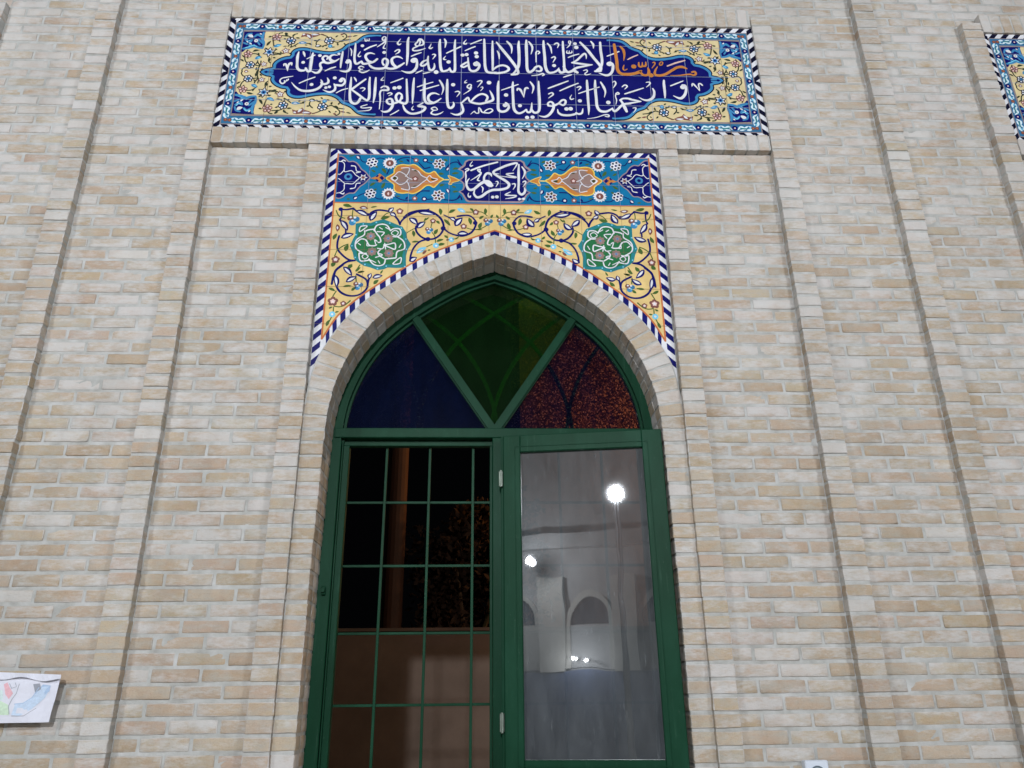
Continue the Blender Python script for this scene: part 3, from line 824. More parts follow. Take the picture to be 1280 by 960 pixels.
S6n white -378,3101,9.0 -378,3047,15.5 -376,2970,15.5 -366,2939,16.5 -346,2933,16.5 -316,2942,15.0 -287,2968,6.7
S6n white -298,2993,5.4 -322,3003,11.2 -344,2996,15.5 -356,2975,15.5 -350,2950,16.5 -332,2941,11.3
S6n white -416,3043,7.0 -380,3060,8.5 -334,3078,7.0
S6n white -400,3019,7.8 -356,3037,9.0 -302,3058,7.8
S6n white -298,3092,9.3 -283,3062,14.0 -276,3032,10.1 -285,2993,3.0
S6n white -304,2892,5.2 -318,2908,7.5 -336,2899,9.3 -324,2887,8.0 -304,2892,5.2
S6n white -328,2883,8.2 -337,2866,9.0 -314,2858,10.2 -288,2867,8.2 -272,2880,3.0
S6n white -256,3098,9.7 -256,3050,16.3 -254,2964,15.7 -248,2918,16.0 -236,2904,16.5 -222,2914,15.0 -218,2931,11.6 -222,2946,4.3
D6n white -224,3063,11.6
S6n white -212,3014,6.0 -197,3018,9.0 -188,3008,8.5 -204,2980,3.0
S6n white -180,2941,9.0 -172,2915,13.5 -168,2886,15.0 -184,2865,16.5 -208,2860,12.3 -234,2870,2.9
S6n white -176,2941,9.7 -156,2964,12.7 -142,2977,11.3 -134,2954,12.7 -115,2942,15.0 -78,2936,15.0 -38,2948,15.5
S6n white -130,2946,9.8 -100,2985,13.5 -70,3003,13.5 -46,2995,13.9 -38,2978,13.5 -46,2956,13.2
S6n white -150,3098,3.2 -160,3087,6.4 -160,3077,7.5 -150,3081,4.5
S6n white -134,3040,8.5 -126,3062,8.2 -138,3066,8.2 -148,3050,9.0 -136,3038,10.5
S6n white -126,3049,9.0 -134,3027,8.3 -168,2998,3.1
S6n white -94,3088,6.2 -76,3095,10.1 -70,3085,9.3 -92,3049,3.0
S6n white -74,3048,4.6 -66,3052,6.7 -64,3041,6.0 -76,3024,3.1
S6n white -128,2864,2.9 -108,2885,7.0 -102,2875,6.5 -85,2875,7.5 -85,2909,6.2 -76,2901,9.0 -66,2880,9.7 -38,2875,9.3
S6n white -44,2946,14.7 -14,2959,17.0 -8,2974,15.0 -16,3004,12.7 -26,3027,4.6
D6n white -30,3082,12.8
S6n white -40,2875,9.0 -27,2876,9.0 -10,2892,9.3 -22,2904,8.0 -41,2897,7.5 -57,2880,7.3
S6n white 22,3093,9.0 19,3056,16.3 19,2962,15.8 20,2903,17.0 36,2886,17.0 60,2891,16.0 75,2912,15.0 73,2933,12.8 60,2946,11.6
D6n white 56,2929,12.7
S6n white 38,3032,6.7 84,3053,8.2 128,3073,7.0
D6n white 62,2999,12.0
S6n white 100,3089,9.3 98,3049,15.5 100,2972,15.0 103,2909,17.8 120,2880,16.5 143,2880,13.9 170,2902,11.6
S6n white 168,2902,9.8 177,2885,14.5 192,2890,15.0 198,2915,12.8 200,2949,5.2
S6n white 198,2907,9.7 210,2884,15.5 229,2886,15.5 240,2907,15.0 242,2967,15.5 240,3044,13.9 240,3098,8.5
S6n white 122,3031,7.0 126,3044,12.7 142,3033,13.9 158,2984,3.1
S6n white 158,2984,3.1 164,3038,12.0 174,3051,12.7 182,3047,9.6
S6n white 194,3093,8.0 209,3065,13.9 210,3043,10.1 202,3011,3.1
D6n white 136,2928,10.8
D6n white 173,2849,11.2
D6n white 202,2852,11.3
S6n white 292,3050,9.0 347,3077,11.2 402,3104,7.5
S6n white 292,3011,7.0 310,3020,10.1 316,3007,10.4 290,2982,3.1
S6n white 288,2934,14.3 287,2947,11.6 302,2958,12.8 316,2943,15.0 314,2909,16.5 292,2871,16.5 266,2856,13.5 236,2863,3.0
S6n white 288,2930,11.3 318,2930,10.5 342,2944,9.7
S6n white 318,2935,9.0 344,2948,11.2 364,2970,12.8 380,2970,13.2 382,2953,13.5 370,2936,13.2 352,2944,11.6
S6n white 354,3034,7.7 404,3063,10.4 456,3089,8.0
S6n white 448,3060,7.0 464,3067,9.8 468,3058,9.6 454,3040,3.1
S6n white 418,3009,3.0 408,2988,7.5 414,2977,9.3 428,2982,5.3
S6n white 456,3018,7.0 503,3039,8.5 570,3065,6.4
D6n white 460,2968,11.2
D6n white 386,2911,12.0
D6n white 408,2913,12.4
S6n white 338,2907,5.4 342,2884,12.4 364,2870,15.0 400,2869,15.0 432,2878,13.9 438,2886,9.3
S6n white 436,2886,11.2 452,2878,13.2 468,2887,12.7 474,2915,5.4
S6n white 505,3111,11.2 505,3068,15.5 505,2973,15.0 506,2913,13.2 503,2873,2.9
S6n white 550,3112,10.1 548,3060,16.8 550,2982,16.3 552,2931,17.2 568,2902,17.8 598,2898,15.5 622,2911,12.7 635,2922,7.7
S6n white 633,2918,11.6 644,2901,15.0 662,2914,15.5 682,2938,15.0 702,2951,15.5 734,2956,13.9
S6n white 680,2977,13.5 694,2988,11.6 718,2990,13.2 738,2986,13.2
S6n white 682,2977,13.5 692,2956,15.5 702,2926,20.2 710,2901,15.0
S6n white 580,3100,8.8 596,3061,16.0 602,3031,10.1 594,2994,3.2
D6n white 614,2960,12.4
S6n white 646,3101,4.6 658,3108,7.7 662,3089,10.1 646,3060,3.1
S6n white 658,3021,7.0 670,3030,8.5 676,3020,8.2 658,3015,7.8 656,2998,6.7 660,2976,7.0 654,2946,3.1
S6n white 696,3070,6.4 712,3083,9.3 724,3073,9.7 708,3053,3.0
S6n white 708,3021,8.8 757,3041,11.2 812,3064,7.2
S6n white 494,2848,3.0 542,2857,5.4 592,2877,8.2 612,2873,9.3 608,2863,7.5 592,2867,6.2
S6n white 732,2985,13.2 762,2978,13.2 792,2971,7.7
S6n white 728,2957,13.2 755,2963,11.2 792,2971,7.7
S6n white 864,3061,9.3 870,3037,14.4 862,3002,16.5 838,2982,16.5 810,2982,11.6 782,3000,3.1
S6n white 830,3104,4.6 848,3106,9.6 850,3093,9.6 828,3069,3.1
S6n white 746,2925,6.2 760,2927,8.2 759,2914,7.0 746,2893,3.0
S6n white 930,3121,10.8 928,3091,15.5 928,3038,14.7 926,2999,7.7
S6n white 964,3083,8.3 1000,3101,9.6 1036,3119,6.2
D6n white 1030,3075,14.2
S6n white 1030,3089,13.2 1046,3085,13.9 1046,3050,15.5 1032,3015,17.8 1008,2997,17.0 972,3015,3.8
S6n white 1082,3083,4.8 1088,3099,14.0 1102,3084,9.3 1122,3051,3.9
S6n white 1122,3051,3.9 1120,3095,9.6 1130,3102,10.4 1140,3091,9.6
"""
SPANDREL_TEXT = """
S6n white -115,2576,2.7 -126,2557,5.4 -124,2546,10.1 -114,2550,4.7
S6n white -122,2519,9.5 -60,2548,10.1 15,2573,8.8
S6n white -152,2524,5.9 -140,2530,7.1 -134,2523,8.4 -146,2514,8.1 -150,2506,6.9 -148,2477,7.4 -150,2442,3.2
S6n white -76,2515,6.7 -76,2527,6.1 -88,2522,7.1 -78,2509,7.8 -70,2504,7.2 -90,2482,6.5 -124,2456,2.7
S6n white -70,2500,7.4 -80,2479,5.9 -88,2459,7.8 -76,2454,5.4
S6n white -130,2469,3.2 -142,2449,9.1 -144,2424,11.3 -130,2399,14.3 -106,2403,14.4 -80,2429,15.6 -52,2450,16.9 -30,2447,19.5 -12,2426,11.7
S6n white -54,2450,12.2 -54,2479,11.1 -40,2501,13.0 -22,2498,13.5 -16,2483,4.6
S6n white -48,2443,11.5 -30,2426,14.3 -17,2423,13.5
S6n white -68,2420,4.6 -60,2408,7.8 -64,2381,2.6
S6n white -103,2396,5.9 -106,2375,9.8 -92,2354,12.5 -68,2358,15.0 -40,2383,14.3 -12,2398,14.3 29,2402,14.3 64,2413,13.7 74,2435,14.3 56,2456,14.3 22,2480,13.0 -3,2501,13.5 -3,2516,11.7 30,2536,13.5 68,2555,13.5 111,2569,11.7 115,2558,7.8 94,2519,2.7
S6n white -3,2501,6.7 24,2499,3.1
D6n white -10,2355,9.1
D6n white 11,2357,9.7
S6n white 6,2450,4.7 14,2452,6.5 17,2441,6.5 6,2418,2.6
S6n white 98,2505,5.2 62,2499,9.1 80,2488,8.1 108,2482,7.8 100,2477,7.4 22,2486,3.1
S6n white 90,2437,5.2 103,2439,7.8 105,2424,6.8 94,2403,2.6
S6n white 82,2389,3.9 54,2371,8.1 79,2367,7.4 110,2366,7.8 96,2355,6.9 54,2346,2.6
S6n white 126,2560,7.2 124,2507,12.8 124,2443,11.7 122,2393,12.5 136,2374,14.4 151,2383,13.0 156,2400,11.5 152,2415,4.6
S6n white 142,2546,6.8 156,2519,11.7 154,2497,7.8 142,2470,2.6
S6n white 145,2450,5.2 156,2456,8.5 160,2447,7.8 145,2420,2.5
D6n white 126,2345,7.8
D6n white 148,2347,7.8
S6n white 126,2345,4.5 148,2347,4.6
S6n white -132,2380,2.6 -136,2364,5.6 -128,2354,11.1 -122,2363,3.9
"""
SPANDREL = """
P2h navy -804,2597 -788,2595 -770,2580 -754,2564 -732,2566 -712,2555 -696,2534 -686,2518 -666,2502 -646,2476 -638,2465 -648,2453 -662,2432 -686,2411 -700,2390 -714,2371 -738,2369 -756,2359 -770,2345 -788,2337 -802,2340
S3h mauve -804,2597,5.1 -788,2595,5.3 -770,2580,5.1 -754,2564,5.3 -732,2566,5.3 -712,2555,5.3 -696,2534,5.1 -686,2518,5.1 -666,2502,5.1 -646,2476,5.1 -638,2465,5.1 -648,2453,5.1 -662,2432,5.1 -686,2411,4.9 -700,2390,5.0 -714,2371,5.1 -738,2369,5.0 -756,2359,4.9 -770,2345,5.1 -788,2337,5.1 -802,2340,5.1
D4h azure -750,2470,20.6
D4h navy -750,2470,9.9
S4h white -804,2565,3.8 -784,2561,3.8 -774,2542,3.7 -774,2509,3.8 -766,2500,3.7 -736,2507,3.8 -714,2482,3.7 -694,2464,3.7 -708,2445,3.7 -726,2426,3.7 -764,2426,3.8 -766,2393,3.8 -780,2375,3.7 -802,2368,3.7
S4h white -774,2509,3.8 -792,2485,3.8 -802,2485,3.9
S4h white -764,2426,3.8 -792,2453,3.8 -800,2457,3.9
S4h white -738,2538,6.0 -718,2534,3.8 -710,2506,3.8 -690,2501,5.1 -712,2494,3.8
S4h white -734,2396,5.8 -712,2403,3.8 -706,2427,3.8 -688,2431,5.1
S4h white -794,2563,3.8 -782,2573,5.9 -770,2566,3.8
S4h white -786,2370,3.7 -770,2364,5.8 -764,2371,3.7
F4h star -674,2466,22.1
P2h ochre -636,2462 -614,2472 -592,2493 -580,2484 -560,2466 -578,2447 -588,2435 -610,2454
P3h navy -592,2466 -580,2480 -566,2464 -576,2450
P3h navy -612,2472 -600,2486 -594,2479 -602,2469
P3h navy -612,2456 -600,2442 -592,2447 -602,2458
F3h six -634,2561,31.9
F3h six -632,2368,30.9
F3h daisy -542,2558,36.1
F3h daisy -540,2369,35.1
F3h five -408,2579,14.5
F3h five -406,2342,14.8
S3h navy -694,2581,3.4 -682,2565,3.4 -662,2563,3.4
S3h navy -612,2583,3.5 -594,2590,3.4 -574,2586,3.4
S3h navy -506,2577,3.4 -478,2592,4.4 -438,2595,3.4 -420,2586,3.4
S3h navy -644,2537,3.4 -644,2511,3.5
S3h navy -544,2518,3.4 -554,2489,4.3
S3h navy -692,2354,3.4 -672,2365,3.3 -654,2372,3.3
S3h navy -612,2350,3.3 -592,2337,3.4 -568,2337,3.3
S3h navy -506,2352,3.3 -466,2332,4.1 -418,2333,3.3
E3h navy -458,2585 -442,2567 11.1
E3h navy -452,2335 -440,2353 10.2
B3h navy -718,2602 -698,2579 19.3
B3h navy -714,2330 -694,2349 18.7
E3h leaf -756,2597 -726,2604 7.9
E3h leaf -618,2540 -602,2528 10.7
E3h leaf -636,2514 -612,2498 11.9
E3h leaf -582,2526 -558,2492 17.5
E3h leaf -638,2414 -608,2437 14.0
E3h leaf -576,2399 -560,2438 16.5
E3h leaf -750,2334 -730,2332 8.5
E3h leaf -614,2387 -600,2398 10.7
E3h leaf -496,2573 -472,2566 8.5
E3h leaf -502,2356 -478,2352 8.5
P2h ochre -556,2464 -538,2480 -518,2497 -517,2518 -503,2542 -476,2550 -444,2547 -416,2551 -392,2535 -368,2511 -352,2500 -334,2498 -312,2510 -298,2494 -283,2475 -264,2462 -283,2445 -296,2429 -312,2412 -332,2423 -350,2421 -366,2407 -388,2386 -414,2372 -444,2376 -470,2373 -498,2379 -512,2395 -515,2425 -534,2443
P3h taupe -521,2464 -496,2500 -465,2531 -428,2534 -392,2511 -360,2479 -344,2465 -362,2446 -392,2413 -426,2390 -463,2394 -496,2425
S3h yellow -556,2464,4.9 -538,2480,5.1 -518,2497,5.1 -517,2518,5.3 -503,2542,5.1 -476,2550,5.3 -444,2547,5.3 -416,2551,5.3 -392,2535,5.3 -368,2511,5.3 -352,2500,4.9 -334,2498,5.1 -312,2510,5.1 -298,2494,5.3 -283,2475,5.1 -264,2462,5.1 -283,2445,5.0 -296,2429,5.1 -312,2412,4.9 -332,2423,5.1 -350,2421,5.1 -366,2407,4.9 -388,2386,5.1 -414,2372,5.1 -444,2376,4.9 -470,2373,5.0 -498,2379,5.1 -512,2395,4.9 -515,2425,5.0 -534,2443,5.1 -556,2464,4.9
S3h yellow -264,2459,5.9 -236,2460,5.8
S4h white -528,2464,3.8 -511,2486,3.8 -492,2505,3.8 -464,2491,3.7 -444,2468,3.7 -424,2459,3.8
S4h white -528,2464,3.8 -505,2439,3.7 -484,2426,3.9 -461,2435,3.7 -444,2459,3.8
S4h white -482,2528,3.8 -442,2529,3.8 -446,2496,3.7 -459,2477,3.7
S4h white -476,2400,3.8 -438,2394,3.7 -440,2426,3.9 -450,2445,3.8
S4h white -426,2520,3.8 -396,2511,3.8 -376,2483,3.9 -348,2465,3.7 -370,2441,3.8 -399,2413,3.7 -426,2408,3.8
S4h white -348,2465,3.7 -334,2484,3.7 -322,2470,3.7 -294,2461,3.8 -316,2447,3.8 -332,2444,3.8 -348,2465,3.7
S4h white -532,2464,3.7 -514,2476,5.1 -498,2465,3.8 -513,2448,5.1 -532,2464,3.7
F4h five -408,2462,17.5
E4h leafdark -524,2464 -500,2465 17.5
E4h leafdark -328,2461 -302,2461 14.9
E4h leafdark -420,2515 -396,2509 8.5
E4h leafdark -420,2413 -396,2418 8.3
P3h ochre -240,2485 -222,2479 -210,2474 -190,2463 -182,2456 -197,2449 -216,2442 -224,2430 -236,2434 -228,2458
S4h yellow -240,2485,3.5 -222,2479,3.4 -210,2474,3.5 -190,2463,3.3 -182,2456,3.3 -197,2449,3.4 -216,2442,3.5 -224,2430,3.3 -236,2434,3.4 -228,2458,3.5 -240,2485,3.5
F3h sevn -288,2558,35.9
F3h sevn -287,2362,36.3
D3h navy -360,2580,14.0
D3h navy -358,2340,14.0
D4h white -360,2580,7.0
D4h white -358,2340,7.0
S3h navy -394,2565,3.5 -374,2540,4.4 -362,2528,5.1 -334,2536,4.4
S3h navy -401,2358,3.3 -376,2386,4.1 -334,2389,5.0
S3h navy -350,2568,3.4 -320,2557,3.4
S3h navy -250,2532,4.4 -238,2551,4.3 -222,2566,4.3 -195,2571,4.4 -180,2552,4.2
S3h navy -350,2336,3.3 -318,2341,3.4
S3h navy -256,2337,3.5 -214,2334,4.4 -192,2343,4.1 -178,2366,4.1
S3h navy -172,2550,6.0 -184,2571,4.3 -192,2586,3.4
S3h navy -168,2339,5.8 -174,2357,4.1 -188,2343,3.3
B3h navy -248,2513 -236,2540 17.0
B3h navy -246,2406 -234,2374 17.5
E3h leaf -218,2526 -184,2533 12.8
E3h leaf -222,2497 -182,2503 13.1
E3h leaf -216,2384 -184,2389 12.7
E3h leaf -220,2418 -196,2412 10.2
E3h leaf -292,2496 -260,2494 14.4
E3h leaf -284,2420 -256,2429 14.4
E3h leaf -266,2587 -242,2575 12.8
E3h leaf -336,2583 -320,2578 8.5
P2h mauve 16,2594 -136,2590 -154,2579 -162,2553 -180,2538 -192,2526 -168,2515 -162,2496 -166,2477 -186,2458 -164,2440 -160,2419 -166,2398 -186,2387 -168,2373 -158,2353 -146,2330 -132,2323 15,2323
P3h navy 15,2585 -134,2582 -148,2570 -152,2548 -164,2536 -178,2526 -160,2515 -154,2496 -158,2477 -174,2459 -156,2440 -152,2419 -158,2399 -176,2387 -160,2376 -150,2357 -140,2339 -130,2333 15,2332
S3h navy -778,2272,6.9 -745,2270,6.7 -712,2278,8.1
S3h navy -768,2262,6.0 -768,2228,5.7 -774,2208,7.4
D3h navy -774,2272,11.7
S3h navy -712,2278,7.2 -690,2258,6.3 -668,2246,6.5 -636,2247,6.5
S3h navy -632,2239,6.3 -615,2259,7.0 -582,2270,7.4 -532,2263,7.2
B3h navy -698,2266 -630,2232 23.1
B3h navy -624,2205 -592,2262 27.8
B3h navy -532,2256 -509,2286 20.4
B3h navy -528,2251 -494,2234 19.8
S3h navy -502,2236,7.4 -484,2212,7.4 -474,2187,8.1
S3h navy -474,2187,6.3 -467,2207,6.5 -444,2232,7.2 -414,2252,7.4 -378,2268,7.4
F3h five -478,2264,18.5
E3h maroon -682,2283 -636,2278 21.3
E4h white -672,2281 -646,2279 9.3
E3h leaf -766,2298 -718,2287 19.4
E3h leaf -626,2284 -592,2291 8.1
E3h leaf -572,2217 -526,2230 20.1
S3h leaf -568,2221,3.6 -548,2246,3.6 -528,2256,3.7
S3h leaf -712,2278,3.6 -714,2243,3.6 -710,2223,3.6
S3h leaf -796,2264,3.7 -780,2232,4.6 -750,2218,3.7
F3h tri -708,2209,32.4
S3h navy -774,2208,6.5 -752,2179,6.1 -741,2154,6.1 -740,2130,6.1
B3h navy -770,2208 -730,2145 24.1
B3h navy -762,2103 -698,2128 24.5
S3h navy -770,2115,7.0 -776,2077,7.2 -772,2039,7.2 -747,2006,7.0 -714,1980,7.2 -684,1976,6.8
E3h maroon -784,2183 -782,2139 21.6
E4h white -784,2171 -782,2152 8.3
E3h leaf -798,2093 -782,2130 18.4
E3h leaf -734,2027 -722,2066 22.8
S3h leaf -770,2039,4.1 -746,2058,4.1 -724,2068,4.2
S3h leaf -784,2001,3.9 -774,2034,3.9
E3h leaf -794,1940 -776,1966 21.9
E3h leaf -714,1931 -694,1955 19.3
S3h leaf -676,1918,3.9 -658,1951,3.9
E3h leaf -668,1909 -632,1916 9.6
F3h five -778,1980,21.0
S3h navy -684,1976,6.8 -720,1969,7.9 -750,1945,7.7 -774,1917,8.1 -778,1889,7.7
P2h teal -694,2189 -658,2196 -620,2193 -596,2205 -556,2216 -522,2201 -488,2185 -461,2173 -440,2139 -434,2105 -414,2072 -430,2038 -436,2005 -434,1939 -480,1936 -524,1938 -540,1928 -572,1923 -606,1937 -638,1946 -672,1969 -690,1988 -698,2021 -714,2058 -702,2097 -692,2121
P3h green -678,2175 -648,2176 -614,2176 -590,2186 -558,2198 -528,2182 -498,2167 -476,2155 -459,2128 -452,2099 -438,2071 -448,2045 -454,2011 -452,1956 -490,1953 -534,1957 -546,1948 -574,1943 -600,1955 -630,1963 -660,1984 -674,1999 -680,2028 -692,2059 -686,2093 -678,2119
D3h sky -656,2186,3.9
D3h sky -592,2197,4.2
D3h sky -524,2193,4.2
D3h sky -466,2164,3.9
D3h sky -440,2101,3.9
D3h sky -436,2042,4.1
D3h sky -440,1945,3.8
D3h sky -530,1946,3.9
D3h sky -572,1931,4.1
D3h sky -634,1954,3.9
D3h sky -684,1993,3.8
D3h sky -704,2059,3.9
D3h sky -688,2123,4.1
F4h knot -615,2115,26.1
F4h knot -528,2103,26.8
F4h knot -604,2027,26.1
F4h knot -521,2018,26.3
S5h white -646,2146,6.0 -648,2122,5.8 -680,2097,5.9 -688,2068,5.7 -680,2040,5.7 -646,2017,5.7
S5h white -602,2156,5.7 -630,2151,6.0 -646,2141,6.0
S5h white -600,2147,5.9 -590,2176,6.0 -562,2186,6.0 -536,2177,5.9 -519,2148,5.7
S5h white -519,2148,5.7 -503,2160,5.9 -474,2158,5.9 -468,2129,6.0 -484,2114,5.9 -505,2114,5.9
S5h white -514,2133,3.9 -498,2150,4.1 -480,2139,4.1 -492,2119,4.1 -514,2133,3.9
S5h white -484,2114,5.9 -458,2095,5.7 -446,2071,5.9 -448,2043,5.9 -480,2028,5.8 -484,1995,5.7
S5h white -486,1992,5.7 -526,1987,5.9 -538,1985,5.8
S5h white -536,1985,5.8 -542,1957,5.7 -566,1947,5.5 -594,1956,5.5 -616,1984,5.9
S5h white -614,1979,5.7 -656,1974,5.7 -666,2016,5.7 -654,2016,5.7 -630,2017,5.7
S5h white -650,1998,3.9 -638,2012,4.1 -621,2000,4.0 -636,1984,3.9 -650,1998,3.9
S5h white -688,2068,5.7 -664,2097,5.7 -638,2093,6.0 -620,2064,5.7 -596,2060,6.0 -584,2065,5.8
S5h white -602,2156,5.7 -584,2127,5.7 -570,2108,5.8 -564,2084,5.7 -576,2079,5.7
S5h white -548,2065,5.7 -522,2070,5.9 -494,2076,5.7 -492,2042,5.9 -518,2051,5.9 -538,2061,5.7
S5h white -562,2041,5.7 -574,2022,5.7 -564,2003,5.7 -538,1985,5.8
S5h white -584,1994,4.8 -552,2008,4.8 -574,2017,4.8
S5h white -584,2142,5.1 -550,2138,4.9 -562,2118,5.0
S5h white -670,2141,5.0 -668,2170,5.0 -636,2173,5.0 -670,2141,5.0
S5h white -498,1959,4.8 -462,1995,4.7 -464,1962,4.7 -498,1959,4.8
S5h white -582,2086,4.5 -594,2094,4.5 -588,2070,4.4
S5h white -578,2046,4.5 -554,2044,4.4 -546,2061,4.5
S5h white -544,2075,4.5 -538,2042,4.4
S5h white -674,2073,3.9 -662,2064,3.9
S5h white -574,2166,4.1 -560,2157,4.2
S5h white -472,2052,4.1 -463,2071,3.9
S5h white -570,1975,3.9 -562,1961,3.9
S5h white -630,2079,4.1 -630,2060,3.9 -616,2060,3.9
S5h white -608,1979,3.9 -582,1965,3.9
S5h white -544,2167,4.2 -528,2157,4.0
S3h navy -456,2227,7.4 -432,2252,7.4 -394,2268,6.3 -352,2273,6.5 -320,2264,7.4 -285,2239,8.3 -264,2210,8.3 -256,2171,7.4 -270,2132,7.0 -298,2107,7.4 -330,2102,7.2 -360,2111,7.4 -384,2135,7.2 -394,2159,7.4 -392,2179,6.3
S3h navy -258,2171,7.4 -236,2147,6.3 -204,2130,6.3 -162,2123,8.1 -124,2138,7.9 -104,2163,7.4 -94,2198,7.2 -104,2222,6.3 -126,2242,6.3 -156,2244,6.5 -188,2238,7.2
S3h navy -256,2245,4.6 -230,2230,5.6 -204,2211,6.5
S3h navy -362,2266,6.5 -332,2279,4.6
D3h navy -258,2166,13.0
D3h navy -332,2102,12.6
D3h navy -98,2200,12.0
B3h navy -388,2260 -294,2245 21.3
B3h navy -430,2226 -384,2184 25.4
B3h navy -388,2164 -346,2205 25.0
B3h navy -226,2230 -194,2209 18.5
B3h navy -199,2179 -162,2231 29.6
B3h navy -188,2135 -130,2137 22.2
S3h navy -332,2102,6.8 -372,2087,6.6 -399,2053,6.7 -412,2015,6.8 -416,1977,6.6
B3h navy -416,1972 -382,1998 23.0
F3h five -310,2209,15.3
F3h five -156,2179,17.1
F3h five -96,2264,18.0
E3h maroon -356,2015 -335,2037 13.5
E3h maroon -242,2096 -225,2101 10.8
F3h tri -328,2153,21.6
F3h tri -34,2208,25.0
E3h sky -190,2283 -148,2261 22.2
D3h sky -216,2101,14.4
D3h sky -292,2066,14.9
E3h sky -386,2020 -337,2056 26.3
E4h white -176,2276 -156,2266 8.1
D4h white -216,2101,5.8
D4h white -290,2064,6.1
E4h white -380,2024 -352,2044 8.7
E3h leaf -278,2285 -272,2244 18.5
E3h leaf -232,2258 -197,2278 17.6
E3h leaf -126,2287 -106,2268 13.0
E3h leaf -48,2289 -49,2249 16.7
E3h leaf -78,2223 -54,2243 14.4
E3h leaf -20,2229 -8,2251 12.6
E3h leaf -130,2231 -120,2188 18.9
E3h leaf -78,2166 -66,2204 19.4
E3h leaf -92,2161 -60,2159 7.2
E3h leaf -256,2220 -222,2181 16.7
E3h leaf -352,2209 -328,2231 9.3
E3h leaf -294,2210 -276,2191 14.0
E3h leaf -300,2129 -284,2162 18.4
E3h leaf -290,2089 -254,2102 14.4
E3h leaf -282,2068 -246,2076 16.6
E3h leaf -412,2084 -374,2088 10.8
E3h leaf -408,2152 -402,2114 16.2
E3h leaf -252,2125 -232,2107 12.6
E3h leaf -198,2103 -180,2113 8.8
E3h leaf -332,2037 -316,2040 8.1
S3h leaf -320,2165,3.2 -316,2190,3.1 -308,2204,3.2
S3h leaf -312,2141,3.1 -298,2117,3.6 -294,2083,3.7
S3h leaf -146,2264,3.2 -96,2264,3.2 -66,2265,3.2 -38,2243,3.2
S3h leaf -146,2172,3.2 -120,2163,3.2 -92,2161,3.6 -62,2171,3.7 -38,2188,3.2
S3h leaf -337,2058,3.1 -310,2073,3.1
S3h leaf -436,2139,3.2 -408,2159,3.2 -394,2164,3.2
S3h leaf -216,2103,3.2 -190,2108,3.1 -178,2123,3.2
S3h leaf -354,2189,3.2 -354,2209,3.2 -348,2224,3.2
S3h navy -741,1950,7.9 -770,1922,8.1 -782,1889,7.7 -786,1844,7.7
S3h navy -768,1848,7.7 -752,1812,7.7 -724,1789,7.9 -688,1780,6.6 -652,1787,6.5 -622,1813,7.1 -614,1843,7.9 -626,1873,6.8 -670,1899,7.3
B3h navy -774,1895 -760,1824 21.4
B3h navy -738,1941 -692,1889 22.5
B3h navy -720,1855 -668,1886 22.5
B3h navy -610,1876 -600,1906 18.0
B3h navy -594,1880 -544,1893 20.2
S3h navy -614,1843,6.7 -610,1873,6.7 -606,1879,6.7
F3h tri -660,1837,24.8
E3h leaf -732,1830 -690,1836 12.4
E3h leaf -690,1808 -668,1828 14.6
E3h leaf -800,1822 -766,1805 14.6
E3h leaf -716,1931 -692,1946 15.8
E3h leaf -676,1913 -654,1939 12.4
E3h leaf -666,1907 -634,1914 9.0
E3h leaf -586,1845 -562,1869 18.0
E3h leaf -556,1902 -544,1925 9.2
S3h leaf -776,1777,3.8 -762,1806,3.9
S3h leaf -670,1860,3.9 -674,1890,3.9
S3h leaf -766,1724,3.8 -740,1721,3.8 -716,1730,3.8 -692,1754,5.0
S3h leaf -768,1718,3.8 -770,1678,3.8 -790,1626,3.8
E3h leaf -794,1618 -782,1652 15.0
E3h leaf -760,1691 -740,1695 8.6
E3h leaf -790,1711 -772,1721 9.9
F3h five -774,1750,25.8
F3h five -724,1739,14.6
D3h sky -772,1681,15.0
D4h white -772,1681,5.9
"""
